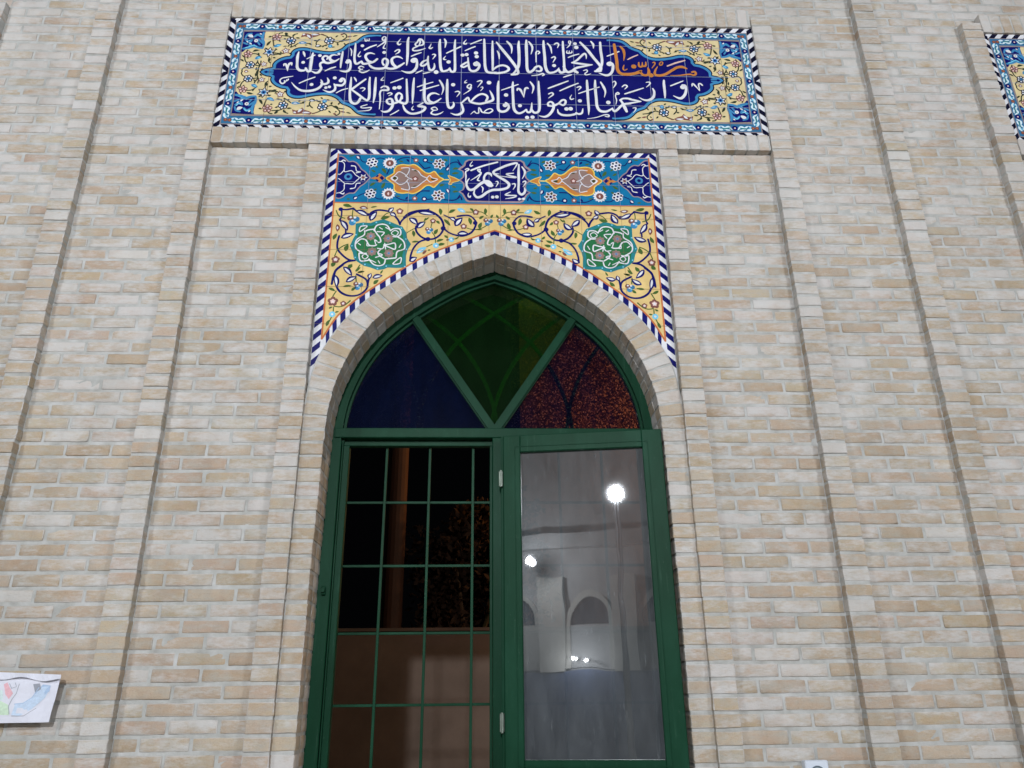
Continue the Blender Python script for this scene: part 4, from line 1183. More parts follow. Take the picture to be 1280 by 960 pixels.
FRIEZE = """
O2hv white -1268,3128 -1250,3147 -1226,3158 -1202,3163 -1204,3182 -1192,3206 -1168,3227 -1138,3241 -1112,3246 -1112,3269 -1098,3291 -1070,3305 -1030,3306 -980,3292 -930,3283 -882,3284 -842,3304 -816,3336 -788,3349 -764,3363 -740,3390 -716,3407 -676,3416 -626,3422
P3hv navy -1382,3414 -1264,3417 -1268,3402 -1266,3330 -1270,3291 -1292,3300 -1322,3309 -1356,3289 -1374,3265 -1382,3269 -1380,3341
S4hv azure -1374,3289,11.6 -1342,3297,14.0 -1322,3309,12.8 -1296,3300,12.4 -1270,3296,10.2
S4hv azure -1274,3407,10.5 -1278,3368,13.1 -1266,3335,11.0 -1268,3299,8.2
S4hv azure -1368,3356,11.1 -1346,3337,12.8 -1334,3352,10.5
S4hv azure -1340,3400,8.3 -1360,3392,10.7 -1370,3370,8.5
S4hv azure -1322,3377,9.9 -1305,3392,12.7 -1286,3378,10.2
S4hv azure -1376,3332,8.3 -1356,3323,10.2
S4hv azure -1300,3339,8.5 -1288,3320,8.5
S4hv sky -1364,3361,4.4 -1352,3347,5.8 -1342,3352,4.1
S4hv sky -1320,3381,4.1 -1306,3394,6.1 -1290,3385,4.1
S4hv sky -1364,3296,4.3 -1344,3304,5.1 -1322,3315,4.9 -1300,3307,4.3
E5hv white -1358,3388 -1328,3371 22.1
D5hv white -1310,3348,11.1
D5hv mauve -1310,3348,4.3
F3hv flow -1342,3251,24.8
F3hv flow -1200,3377,27.2
F3hv blue -1322,3177,25.5
F3hv bstar -1230,3269,35.7
F3hv pstar -1142,3280,23.8
F3hv pstar -1250,3183,20.6
E3hv azure -1302,3217 -1268,3237 21.6
E3hv azure -1210,3305 -1168,3325 21.5
E4hv sky -1290,3222 -1272,3232 9.9
E4hv sky -1196,3312 -1174,3320 9.1
E3hv maroon -1350,3130 -1326,3130 18.1
E4hv white -1344,3130 -1332,3130 8.2
S2hv vine -1360,3242,3.8 -1352,3204,3.7 -1328,3181,3.7
S2hv vine -1324,3257,3.7 -1294,3253,3.8 -1270,3230,3.8
S2hv vine -1320,3158,3.6 -1348,3160,3.7 -1362,3143,3.6 -1360,3127,3.6
S2hv vine -1300,3177,3.7 -1270,3173,3.7 -1268,3206,3.7
S2hv vine -1270,3173,3.7 -1276,3155,3.7 -1276,3131,3.7
S2hv vine -1206,3265,3.7 -1162,3261,3.7 -1144,3276,3.8
S2hv vine -1222,3370,3.7 -1216,3341,3.8 -1210,3317,3.7 -1198,3308,3.8
S2hv vine -1174,3390,3.7 -1142,3386,3.7
E3hv vine -1380,3215 -1358,3198 10.7
E3hv vine -1250,3313 -1228,3351 14.5
E3hv vine -1246,3376 -1226,3382 11.1
E3hv vine -1322,3270 -1280,3283 9.3
E3hv vine -1294,3180 -1282,3202 9.1
E3hv vine -1228,3200 -1218,3226 14.0
E3hv vine -1208,3231 -1190,3226 10.2
E3hv vine -1186,3261 -1162,3250 14.5
E3hv vine -1288,3138 -1284,3164 10.4
E3hv vine -1160,3311 -1136,3314 7.7
E3hv vine -1160,3411 -1140,3397 11.4
F3hv blue -1120,3353,27.2
F3hv blue -912,3359,28.0
D3hv azure -904,3320,12.8
P3hv maroon -1070,3379 -1062,3407 -1046,3411 -1014,3406 -974,3413 -962,3401 -982,3389 -1008,3380 -1018,3365 -1032,3383 -1050,3387
E4hv white -1016,3400 -972,3401 11.2
E4hv white -1038,3399 -1016,3375 12.8
E4hv white -1062,3397 -1046,3404 10.4
D4hv sky -904,3320,5.6
E3hv azure -1080,3338 -1030,3340 20.0
E4hv white -1068,3339 -1044,3339 7.7
E3hv vine -988,3317 -948,3319 21.7
E4hv white -982,3318 -960,3322 12.4
S2hv vine -1118,3328,3.6 -1116,3315,3.6 -1118,3306,3.5 -1098,3320,3.6 -1080,3336,3.5
S2hv vine -1122,3378,3.6 -1144,3391,3.6 -1158,3404,3.6
S2hv vine -1112,3383,3.6 -1112,3396,3.6 -1090,3406,3.6
S2hv vine -946,3319,3.6 -926,3329,3.6
S2hv vine -960,3405,3.6 -930,3392,3.6 -916,3379,3.5
S2hv vine -890,3357,3.6 -865,3349,3.6 -842,3363,3.6 -798,3371,3.6
S2hv vine -842,3363,3.6 -820,3386,3.6 -822,3404,3.7 -836,3413,3.6 -848,3404,3.5
S2hv vine -980,3327,3.5 -982,3345,3.7 -970,3362,3.6
S2hv vine -1056,3339,3.6 -1014,3336,3.5
E3hv vine -1098,3375 -1072,3372 10.8
E3hv vine -1024,3336 -1002,3325 9.6
E3hv vine -997,3358 -978,3355 10.8
E3hv vine -976,3358 -960,3371 8.5
E3hv vine -928,3296 -914,3308 9.3
E3hv vine -868,3345 -862,3324 11.2
E3hv vine -880,3384 -865,3400 9.6
E3hv vine -896,3311 -876,3315 8.0
E3hv vine -854,3354 -828,3362 12.4
E3hv vine -786,3393 -758,3402 8.8
E3hv maroon -816,3388 -788,3395 10.4
E3hv maroon -854,3403 -836,3409 11.2
E3hv maroon -960,3408 -938,3397 7.4
S2hv vine -1270,3173,3.7 -1284,3196,3.8 -1286,3206,3.7
S2hv vine -1230,3269,3.8 -1204,3255,3.7 -1176,3256,3.7
S2hv vine -1226,3231,3.8 -1228,3207,3.8 -1216,3193,3.7
S2hv vine -1340,3223,3.8 -1358,3251,3.7 -1348,3280,3.7
S2hv vine -1200,3377,3.7 -1190,3404,3.7 -1172,3410,3.8
E3hv vine -1348,3289 -1332,3304 10.7
E3hv vine -1318,3276 -1290,3284 10.7
E3hv vine -1276,3150 -1282,3117 12.0
E3hv vine -1252,3157 -1264,3141 9.9
E3hv vine -1240,3287 -1256,3301 11.1
E3hv vine -1204,3293 -1188,3286 10.7
E3hv vine -1292,3262 -1280,3248 8.2
E3hv vine -1122,3267 -1110,3253 10.7
E3hv vine -1162,3266 -1174,3275 8.5
E3hv vine -1374,3246 -1362,3227 8.2
E3hv vine -1188,3351 -1174,3347 9.4
E3hv vine -1146,3362 -1162,3371 10.5
E5hv white -1346,3332 -1330,3319 9.1
E5hv white -1296,3402 -1284,3392 8.5
E5hv white -1362,3346 -1352,3332 7.4
S4hv azure -1298,3358,9.1 -1280,3341,10.7 -1262,3320,6.6
S4hv azure -1344,3318,8.2 -1328,3299,9.4 -1316,3319,6.8
E3hv vine -1142,3387 -1158,3400 10.7
E3hv vine -1112,3387 -1100,3406 9.3
E3hv vine -1126,3324 -1136,3310 9.6
E3hv vine -1102,3320 -1088,3311 8.5
E3hv vine -938,3324 -948,3310 8.5
E3hv vine -922,3329 -932,3320 8.0
E3hv vine -898,3370 -880,3371 8.0
E3hv vine -832,3345 -820,3327 9.3
E3hv vine -844,3395 -834,3386 7.7
E3hv vine -1044,3326 -1028,3322 7.7
"""


# ------------------------------------------------------------------ the frieze
YF = .016; FZ = 3.129; FHX = 1.470; FHZ = .387
def frieze(cx, with_text, name, label):
    t = Tile(YF); x0, x1, z0, z1 = CX-FHX, CX+FHX, EYE+FZ-FHZ, EYE+FZ+FHZ
    t.box(x0, x1, YF, YF+.02, z0, z1, G['greyline'])
    R = lambda e, f, lay, c: t.poly([(x0+e, z0+f), (x1-e, z0+f), (x1-e, z1-f), (x0+e, z1-f)], lay, c)
    R(.001, .001, 1, 'white')
    B1 = .034; B2 = .040; B3 = .083; B4 = .092
    # stripes
    t.stripes((x0, z1), (x1, z1), (0, -1), B1, .0683, -.9, 2, 'ink')
    t.stripes((x0, z0), (x1, z0), (0, 1), B1, .0683, -.9, 2, 'ink')
    t.stripes((x0, z0), (x0, z1), (1, 0), B1, .0683, .9, 2, 'ink', flip=True)
    t.stripes((x1, z0), (x1, z1), (-1, 0), B1, .0683, .9, 2, 'ink', flip=True)
    R(B1, B1, 3, 'greyline'); R(B2, B2, 4, 'steel')
    # running flower border
    def run(a, b, n):
        a = Vector(a); b = Vector(b); d = b-a; L = d.length; d.normalize(); n = Vector(n); W = B3-B2-.004
        cnt = max(1, round(L/.205)); P = L/cnt; h = W/2
        pt = lambda u, v: (a.x+d.x*u+n.x*v, a.y+d.y*u+n.y*v)
        for k in range(cnt):
            o = k*P
            for m_ in (1, -1):
                U = lambda u: o+P/2+m_*u
                t.ribbon([(*pt(U(.016), h*.5), .006), (*pt(U(.034), h*1.45), .013), (*pt(U(.055), h*.9), .012), (*pt(U(.078), h*.45), .013), (*pt(U(.096), h*1.0), .008)], 5, 'palesky')
                t.ribbon([(*pt(U(.028), h*.35), .006), (*pt(U(.046), h*.5), .010), (*pt(U(.066), h*1.5), .010), (*pt(U(.088), h*1.55), .006)], 5, 'palesky')
                t.ribbon([(*pt(U(.030), h*1.1), .005), (*pt(U(.048), h*.85), .009), (*pt(U(.07), h*.9), .006)], 6, 'teal'); t.ribbon([(*pt(U(.06), h*.35), .005), (*pt(U(.075), h*1.5), .006)], 6, 'steel')
                t.disc(*pt(U(.084), h*1.05), .006, 6, 'sky', 8)
            t.disc(*pt(o+P/2, h), .0165, 6, 'navy'); t.disc(*pt(o+P/2, h), .005, 7, 'pink', 8)
            for e in ((0, P) if k == 0 else (P,)):
                t.disc(*pt(o+e, h), .011, 6, 'maroon'); t.disc(*pt(o+e, h), .0042, 7, 'orange', 8)
    e = B2+.002
    run((x0+B3, z1-e), (x1-B3, z1-e), (0, -1)); run((x0+B3, z0+e), (x1-B3, z0+e), (0, 1))
    run((x0+e, z0+B3-.02), (x0+e, z1-B3+.02), (1, 0)); run((x1-e, z0+B3-.02), (x1-e, z1-B3+.02), (-1, 0))
    R(B3, B3+.006, 7, 'greyline')
    t.y -= 8*LH
    R(B4, B4+.008, 1, 'sand')
    fx, fz = FHX-B4, FHZ-B4-.008
    o = t.draw(FRIEZE, FZ, 1.7, 1.15)[:1]
    q = [Vector((p[0]-CX, p[1]-EYE-FZ)) for p in o[0]]          # left tip to top
    sm = resample([(p.x, p.y) for p in q], 60)
    sm[-1] = (sm[-1][0], fz)
    ul = sm; ur = [(-x, z) for x, z in reversed(sm)]
    loop = ul + ur; loop += [(x, -z) for x, z in reversed(loop)]
    W2 = lambda L: [(CX+x, EYE+FZ+z) for x, z in L]
    t.poly(W2(loop), 2, 'navy')
    def off(d): return offset(sm, -d)
    for fx_ in (1, -1):
        for fz_ in (1, -1):
            M2 = lambda L, w_: [(CX+fx_*x, EYE+FZ+fz_*min(z, fz-w_/2), w_) for x, z in L]
            t.ribbon(M2(off(.011), .017), 3, 'azure', smooth=False, cap=False); t.ribbon(M2(off(.001), .0065), 4, 'ink', smooth=False, cap=False)
    for s in (-1, 1):
        tip = abs(sm[0][0])
        P3 = lambda u, v: (CX+s*(tip-u), EYE+FZ+v)
        t.poly([P3(.004, 0), P3(.03, .016), P3(.052, .014), P3(.075, .012), P3(.075, -.012), P3(.052, -.014), P3(.03, -.016)], 3, 'azure')
        t.poly([P3(.022, 0), P3(.036, .009), P3(.05, 0), P3(.036, -.009)], 5, 'navy'); t.ribbon([(*P3(.045, 0), .005), (*P3(.09, 0), .005)], 5, 'navy', smooth=False)
    # joints between the tiles
    jx = x0+B4; 
    for k in range(-6, 8):
        x = CX-.181+.2065*k
        if x0+.06 < x < x1-.06:
            inside = abs(x-CX) < 1.1
            t.ribbon([(x, z0+.005, .0022), (x, z1-.005, .0022)], 6, 'joint' if inside else 'jointdark', smooth=False, cap=False)
    for z in (2.940, 3.150, 3.361):
        t.ribbon([(x0+.09, EYE+z, .0022), (x1-.09, EYE+z, .0022)], 6, 'joint', smooth=False, cap=False)
    if with_text:
        t.y -= 2*LH; t.draw(FRIEZE_TEXT, None, 1, .9)
    # move to its bay
    dx = cx-CX
    t.v = [(p[0]+dx, p[1], p[2]) for p in t.v]
    o = t.build(name, None, (cx, YF, EYE+FZ-FHZ))
    return tag(o, label, 'tile panel')
frieze(CX, True, 'tile_frieze', 'long glazed tile frieze with two lines of white calligraphy on navy above the arched window')
frieze(CX+BAY, False, 'tile_frieze', 'second tile frieze, cut off by the right edge so only its striped end shows')
FR = [o for o in col.objects if o.name.startswith('tile_frieze')]

# ------------------------------------------------------------------ the spandrel panel over the arch
YS = .035
t = Tile(YS); HX = .8515; ZT = 2.646
ORANGE = [(.0, 2.158), (.16, 2.092), (.31, 2.023), (.444, 1.937), (.554, 1.853), (.66, 1.765), (.747, 1.671), (.810, 1.552)]
oc = resample(ORANGE, 30)
low = [(.0, 2.10), (.15, 2.03), (.308, 1.945), (.42, 1.872), (.525, 1.797), (.620, 1.717), (.70, 1.625), (.765, 1.515), (.81, 1.40), (.8505, 1.20)]
lc = resample(low, 30)
def both(L): return [(CX-x, EYE+z) for x, z in reversed(L)] + [(CX+x, EYE+z) for x, z in L[1:]]
outl = [(CX-HX, EYE+ZT), (CX+HX, EYE+ZT)] + list(reversed(both(lc)))
t.prism(outl, YS, YS+.012, G['white'])
# stripes of the upright and top borders
BW = .036
t.stripes((CX-HX, EYE+1.41), (CX-HX, EYE+ZT), (1, 0), BW, .0655, .95, 1); t.stripes((CX+HX, EYE+1.41), (CX+HX, EYE+ZT), (-1, 0), BW, .0655, .95, 1)
t.stripes((CX-HX+.03, EYE+ZT), (CX, EYE+ZT), (0, -1), BW, .0655, .95, 1); t.stripes((CX+HX-.03, EYE+ZT), (CX, EYE+ZT), (0, -1), BW, .0655, .95, 1)
# stripes along the arch
oc2 = resample(ORANGE, 120); Ln = sum(math.dist(a, b) for a, b in zip(oc2, oc2[1:])); nst = 17
for k in range(nst):
    i0 = int(120*(k+(.0 if k else 0))/nst); i1 = int(120*(k+.5)/nst)
    if k == 0: i0, i1 = 0, 3
    for s in (-1, 1):
        seg = oc2[i0:i1+1]
        sl = .32
        lowp = [(x-.02*sl, z-.07) if True else 0 for x, z in seg]
        P4 = [(CX+s*x, EYE+z) for x, z in seg] + [(CX+s*x, EYE+z) for x, z in reversed(lowp)]
        t.poly(P4, 1, 'navy')
# coloured fields
ZB = 2.312
t.poly([(CX-.811, EYE+2.612), (CX+.811, EYE+2.612), (CX+.811, EYE+ZB), (CX-.811, EYE+ZB)], 2, 'turquoise')
yl = [(CX-.808, EYE+ZB), (CX+.808, EYE+ZB)] + list(reversed(both(oc)))
t.y -= LH
t.poly(yl, 1, 'yellowfield')
t.ribbon([(*p, .0085) for p in both(oc)], 2, 'orange', smooth=False)
for s in (-1, 1): t.ribbon([(CX+s*.811, EYE+1.552, .008), (CX+s*.811, EYE+2.612, .008)], 3, 'orange', smooth=False)
for z in (2.612, ZB): t.ribbon([(CX-.811, EYE+z, .006), (CX+.811, EYE+z, .006)], 3, 'orange' if z == ZB else 'mauve', smooth=False)
t.draw(SPANDREL, None, 1.25, 1.15)
t.y -= 2*LH
for s in (-1, 1):
    for k in range(4):
        x = .029+.2045*k
        zz = 2.158-.5*x*.92-.02 if x < .4 else 2.02-(x-.4)*.95
        t.ribbon([(CX+s*x, EYE+zz, .0014), (CX+s*x, EYE+ZB, .0014)], 5, 'jointdark', smooth=False, cap=False)
        t.ribbon([(CX+s*x, EYE+ZB, .0014), (CX+s*x, EYE+ZT-.003, .0014)], 5, 'joint', smooth=False, cap=False)
for z, xa in ((2.234, 0.0), (2.037, .34), (1.83, .60), (1.63, .78)):
    for s in (-1, 1):
        if xa == 0: 
            if s < 0: continue
            t.ribbon([(CX-.85, EYE+z, .0014), (CX+.85, EYE+z, .0014)], 5, 'jointdark', smooth=False, cap=False)
        else: t.ribbon([(CX+s*xa, EYE+z, .0014), (CX+s*.85, EYE+z, .0014)], 5, 'jointdark', smooth=False, cap=False)
t.ribbon([(CX-.811, EYE+2.438, .0014), (CX+.811, EYE+2.438, .0014)], 5, 'joint', smooth=False, cap=False)
t.draw(SPANDREL_TEXT)
tag(t.build('tile_spandrel', None, (CX, YS, EYE+1.2)), 'yellow and turquoise glazed tile panel with green medallions filling the corners over the pointed arch', 'tile panel')

# ------------------------------------------------------------------ the window
win = thing('arched_window', 'green steel window in a pointed arch, stained glass above a barred opening, right leaf swung out', 'window', (CX, .2, SILL))
A = IN40
f = MB()
C0 = full(A); C1 = full(offset(A, -.042) if offset(A, -.042)[5][1] < A[5][1] else offset(A, .042))
sgn = -1 if offset(A, -.01)[5][1] < A[5][1] else 1
def inset(d):
    L = offset(A, sgn*d); 
    # keep the point on the axis
    k = 0
    while L[k][0] < 0: k += 1
    if k: 
        a, b = L[k-1], L[k]; tt = -a[0]/(b[0]-a[0]); L = [(0, a[1]+(b[1]-a[1])*tt)]*k + L[k:]
    else: L[0] = (0, L[0][1]-d*.25)
    return L
def ext(L): return [(L[-1][0], 1.168-.0)] 
f.strip(full(inset(-.012)), full(inset(.040)), .200, .262, PAINT)
f.strip(full(inset(.0405)), full(inset(.052)), .222, .258, PAINT)
f.build('arch_frame', win)
f = MB()
for s in (-1, 1):
    x0, x1 = sorted((CX+s*.782, CX+s*.714)); f.bbox(x0, x1, .200, .262, SILL, EYE+1.108, PAINT)
    x0, x1 = sorted((CX+s*.7115, CX+s*.680)); f.bbox(x0, x1, .232, .272, SILL+.03, EYE+1.092, PAINT, .002)
    x0, x1 = sorted((CX+s*.7115, CX+s*.706)); f.bbox(x0, x1, .212, .2315, SILL+.03, EYE+1.11, PAINT, .001)
f.bbox(CX-.772, CX+.772, .203, .262, SILL, SILL+.03, PAINT)
f.bbox(CX-.68, CX+.68, .232, .272, SILL+.0305, SILL+.055, PAINT, .002)
f.build('window_frame', win)
f = MB(); f.bbox(CX-.748, CX+.748, .192, .262, EYE+1.1205, EYE+1.1675, PAINT); f.bbox(CX-.7095, CX+.7095, .235, .272, EYE+1.0925, EYE+1.1195, PAINT, .002); f.build('transom', win)
f = MB(); f.bbox(CX-.010, CX+.034, .192, .262, SILL+.031, EYE+1.120, PAINT); f.bbox(CX-.022, CX-.0105, .236, .272, SILL+.056, EYE+1.092, PAINT, .0015); f.build('mullion', win)
f = MB()
for s in (-1, 1):
    a = Vector((CX+s*.398, EYE+1.757)); b = Vector((CX+s*.004, EYE+1.16)); d = (b-a).normalized(); n = Vector((-d.y, d.x))
    for wd, y0, y1 in ((.017, .206, .256), (.023, .220, .250)):
        f.prism([tuple(a+n*wd), tuple(a-n*wd), tuple(b-n*wd), tuple(b+n*wd)], y0+(.0006 if s > 0 else 0), y1+(.0006 if s > 0 else 0), PAINT)
f.build('diagonal_bar', win)
# stained panes
IP = inset(.044)
k = min(range(len(IP)), key=lambda i: abs(IP[i][0]-.395))
side = IP[k:]
side = [p for p in side if p[1] > 1.16]
for s, lab in ((-1, 'dark navy stained pane, left of the diagonal bars'), (1, 'blue stained pane glowing purple, right of the diagonal bars')):
    pts = [(CX+s*x, EYE+z) for x, z in side] + [(CX+s*side[-1][0], EYE+1.162), (CX+s*.006, EYE+1.162)]
    m = MB(); m.prism(pts, .236, .240, GLASS_BLUE if s < 0 else GLASS_BLUE_BACKLIT); o = m.build('glass_pane', win); o['label'] = lab
topc = [p for p in IP[:k+1]]
pts = [(CX-x, EYE+z) for x, z in reversed(topc)] + [(CX+x, EYE+z) for x, z in topc if x > 0] + [(CX, EYE+1.162)]
m = MB(); m.prism(pts, .2362, .2402, GLASS_GREEN); o = m.build('glass_pane', win); o['label'] = 'green stained pane in the middle of the arch'
# tracery behind the panes
m = MB()
def in_arch(x, z):
    x = abs(x)
    for a, b in zip(A, A[1:]):
        if a[0] <= x <= b[0]: return z < a[1]+(b[1]-a[1])*(x-a[0])/max(1e-6, b[0]-a[0])-.01
    return x < .75
for sh in (.37, .735, 1.105):
    for s in (-1, 1):
        L = [(x-sh, z) for x, z in A if z > 1.12 and in_arch(x-sh, z)]
        if len(L) < 3: continue
        n2 = offset(L, .009); n3 = offset(L, -.009)
        y = .292 + (.004 if s > 0 else 0) + (.002 if sh > .5 else 0)
        m.strip([(CX+s*x, EYE+z) for x, z in n2], [(CX+s*x, EYE+z) for x, z in n3], y, y+.012, TRP)
m.build('tracery', win)
# grille of thin bars
m = MB()
for x in (-.508, -.305, -.101, .103, .306, .510): m.bbox(CX+x-.0058, CX+x+.0058, .264, .276, SILL+.04, EYE+1.10, PAINT, .0012)
for z in (.83, .541, .252, -.037, -.326): m.bbox(CX-.69, CX+.69, .2725, .2835, EYE+z-.0055, EYE+z+.0055, PAINT, .0012)
m.build('grille', win)
m = MB(); m.bbox(CX-.750, CX-.732, .184, .200, EYE+.407, EYE+.443, PAINT, .003); m.tube([(CX-.741, .185, EYE+.425), (CX-.741, .170, EYE+.425)], .009, PAINT, 12); m.build('latch', win)
# the swung leaf
ang = math.radians(8.8); HP = Vector((.0905, .130, EYE))
ud = Vector((math.cos(ang), -math.sin(ang), 0)); nn = Vector((-math.sin(ang), -math.cos(ang), 0))
T = lambda p: tuple(HP+ud*p[0]-nn*p[1]+Vector((0, 0, p[2])))      # p = (along, depth behind face, height)
s_ = MB(); ZB_, ZT_ = -.332, 1.108; WS = .718
s_.bbox(0, .078, 0, .042, ZB_, ZT_, PAINT, .003, T); s_.bbox(.630, WS, 0, .042, ZB_, ZT_, PAINT, .003, T)
s_.bbox(.0781, .6299, .0004, .042, 1.028, ZT_, PAINT, .003, T); s_.bbox(.0781, .6299, .0004, .042, ZB_, -.242, PAINT, .003, T)
s_.bbox(-.012, -.0005, .010, .042, ZB_, ZT_, PAINT, .002, T)
s_.bbox(WS-.022, WS+.004, .0425, .056, ZB_-.0, ZT_+.004, PAINT, .002, T)
sash = s_.build('window_leaf', win)
b_ = MB()
for q in ((.052, .0555, ZB_+.06, ZT_-.055), (.6525, .656, ZB_+.06, ZT_-.055)): b_.bbox(q[0], q[1], -.0022, .004, q[2], q[3], PAINT, .0008, T)
for z in (1.0515, -.266): b_.bbox(.056, .652, -.0022, .004, z, z+.0035, PAINT, .0008, T)
bd = b_.build('glazing_bead', sash)
b_ = MB()
b_.face([T((.076, .020, -.245)), T((.632, .020, -.245)), T((.632, .020, 1.030)), T((.076, .020, 1.030))], GLASS); b_.build('glass_pane', sash)
for z in (.905, -.105):
    b_ = MB(); b_.bbox(-.020, -.002, -.004, .012, z-.035, z+.035, METAL, .002, T); b_.tube([T((-.010, -.006, z-.038)), T((-.010, -.006, z+.038))], .0055, METAL, 8)
    b_.build('hinge', sash)

# ------------------------------------------------------------------ child's drawing taped to the wall
PAPER = make_plain('creased white paper', lin(214, 216, 226), .8, .05, 30, .15)
cray = {k: make_plain('crayon '+k, lin(*c), .9, .10, 120) for k, c in dict(blue=(190, 208, 228), deepblue=(166, 190, 218), red=(222, 176, 184), green=(198, 220, 196), mint=(206, 224, 222), grey=(150, 154, 164), shade=(196, 206, 218)).items()}
pp = MB(); PC = [(-2.055, .105), (-1.630, .085), (-1.643, -.080), (-2.020, -.082)]
def pz(u, v): 
    x = (1-v)*((1-u)*PC[3][0]+u*PC[2][0])+v*((1-u)*PC[0][0]+u*PC[1][0]); z = (1-v)*((1-u)*PC[3][1]+u*PC[2][1])+v*((1-u)*PC[0][1]+u*PC[1][1])
    y = -.006-.006*noise.noise(Vector((u*4, v*3, 2.2)))-.004*abs(math.sin(u*7+v*2))*v - .004*(1-v)*u
    if x < CX-2.082: y = min(y, -.010)
    return x, y, z+EYE
pp.grid([[pz(i/24, j/10) for j in range(11)] for i in range(25)], PAPER)
# folded strip along the top
pp.grid([[(lambda p: (p[0]+.006*j, p[1]-.003-.016*math.sin(j*1.2)*(.6+.4*math.sin(i*.9)), p[2]+.004-.026*j*(.8+.25*math.sin(i*.7))))(pz(i/24, 1)) for j in range(2)] for i in range(25)], PAPER)
def crayon(pts, c, w_=None, k=0):
    P5 = [pz(u, v) for u, v in pts]; P5 = [(x, y-.0008-.0002*k, z) for x, y, z in P5]
    if w_ is None:
        tri = tessellate_polygon([[Vector((p[0], p[2], 0)) for p in P5]]); i0 = len(pp.v); pp.v.extend(P5); kk = pp.mi(cray[c])
        for q in tri: pp.f.append(tuple(i0+z for z in q)); pp.m.append(kk); pp.c.append(None)
    else:
        a = []; b = []
        for i, p in enumerate(P5):
            q0 = Vector(P5[max(0, i-1)]); q1 = Vector(P5[min(len(P5)-1, i+1)]); d = (q1-q0).normalized(); n = Vector((-d.z, 0, d.x))*w_*.5
            a.append((p[0]+n.x, p[1], p[2]+n.z)); b.append((p[0]-n.x, p[1], p[2]-n.z))
        pp.grid([a, b], cray[c])
crayon([(.62, .16), (.70, .14), (.80, .28), (.90, .52), (.93, .74), (.88, .80), (.84, .70), (.78, .52), (.70, .40), (.64, .38)], 'blue')
crayon([(.80, .60), (.86, .52), (.93, .66), (.93, .78), (.86, .80)], 'deepblue', None, 1)
crayon([(.63, .38), (.71, .40), (.78, .52), (.83, .74)], 'deepblue', .003, 2)
crayon([(.62, .14), (.74, .14), (.84, .30)], 'grey', .0016, 2)
crayon([(.77, .80), (.80, .62), (.85, .70), (.83, .82)], 'grey', None, 2)
crayon([(.50, .78), (.53, .58), (.57, .48), (.60, .60), (.56, .72), (.53, .82)], 'red', None, 1)
crayon([(.44, .16), (.60, .16), (.58, .36), (.50, .44), (.42, .40)], 'green', None, 1)
crayon([(.40, .44), (.52, .46), (.50, .66), (.42, .64)], 'mint', None, 1)
crayon([(.64, .80), (.63, .60), (.60, .48), (.58, .34), (.60, .18)], 'grey', .002, 3)
crayon([(.55, .80), (.58, .70), (.62, .74), (.60, .82)], 'grey', .002, 3)
for k in range(5): crayon([(.46+.025*k, .18), (.455+.025*k, .36)], 'green', .002, 3)
crayon([(.10, .2), (.30, .25), (.34, .6), (.15, .66)], 'mint', None, 1); crayon([(.12, .3), (.2, .6), (.3, .4)], 'grey', .002, 2)
tag(pp.build('paper_drawing', None, (-1.85, 0, EYE)), "child's crayon drawing on creased white paper stuck to the bricks at the lower left", 'drawing')

# ------------------------------------------------------------------ white wall box at the bottom right
WHITE = make_plain('white plastic', lin(206, 214, 224), .35, .04, 20)
GREY = make_plain('grey plastic', lin(92, 104, 112), .4, .1, 30)
bx = thing('wall_socket', 'small white square wall socket on the bricks at the bottom right', 'socket', (1.292, .04, EYE-.30))
m = MB(); m.bbox(1.246, 1.338, .006, .044, EYE-.342, EYE-.248, WHITE, .004); m.build('cover_plate', bx)
m = MB(); cx_, cz_ = 1.292, EYE-.296
rg = [[(cx_+r*math.cos(2*math.pi*k/28), y, cz_+r*math.sin(2*math.pi*k/28)) for k in range(29)] for r, y in ((.030, .0058), (.030, .0025), (.024, .0025), (.022, .011), (.001, .011))]
m.grid(rg, GREY); m.build('socket_ring', bx)

# ------------------------------------------------------------------ beyond the window: yard, wall, pole, tree, lit building
PLW = make_plain('brown plaster', lin(110, 95, 84), .9, .22, 2.2, .3); PL = make_plain('tan plaster', lin(178, 140, 116), .9, .18, 2.5, .3)
yw = MB(); yw.box(-9, 9, 4.0, 4.22, 0, EYE+.535, PLW); yw.box(-9, 9, 3.97, 4.25, EYE+.5355, EYE+.562, PLW)
tag(yw.build('yard_wall', None, (0, 4.1, 0)), 'plain tan plastered yard wall seen in the dark through the barred opening', 'wall')
pl = MB(); PX = -1.09; pl.tube([(PX-.02, 6.5, 0), (PX-.005, 6.5, 5), (PX+.01, 6.5, 9)], [.13, .12, .11], make_plain('painted pole', lin(74, 50, 38), .7, .15, 3), 16)
tag(pl.build('lamp_pole', None, (PX, 6.5, 0)), 'tall plain pole rising behind the yard wall, seen through the window bars', 'pole')
LEAF = make_plain('tree leaves', lin(40, 27, 21), .85, .5, 6); BARK = make_plain('tree bark', lin(96, 80, 64), .9, .3, 9)
tr = thing('garden_tree', 'leafy dark tree standing behind the yard wall beside the pole', 'tree', (-.1, 7.4, 0))
m = MB(); m.tube([(-.1, 7.4, 0), (-.06, 7.4, 1.2), (-.1, 7.45, 2.0)], [.11, .085, .06], BARK, 10)
for a in range(6):
    an = a*1.05; m.tube([(-.1, 7.43, 1.7+.06*a), (-.1+.3*math.cos(an), 7.43+.4*math.sin(an), 2.2+.05*a), (-.1+.5*math.cos(an), 7.43+.75*math.sin(an), 2.7+.12*a)], [.045, .03, .012], BARK, 6)
m.build('trunk', tr)
m = MB(); lr = random.Random(3)
cl = [(lr.gauss(-.12, .33), lr.gauss(7.4, .4), lr.uniform(1.9, 3.9), lr.uniform(.25, .45)) for _ in range(34)]
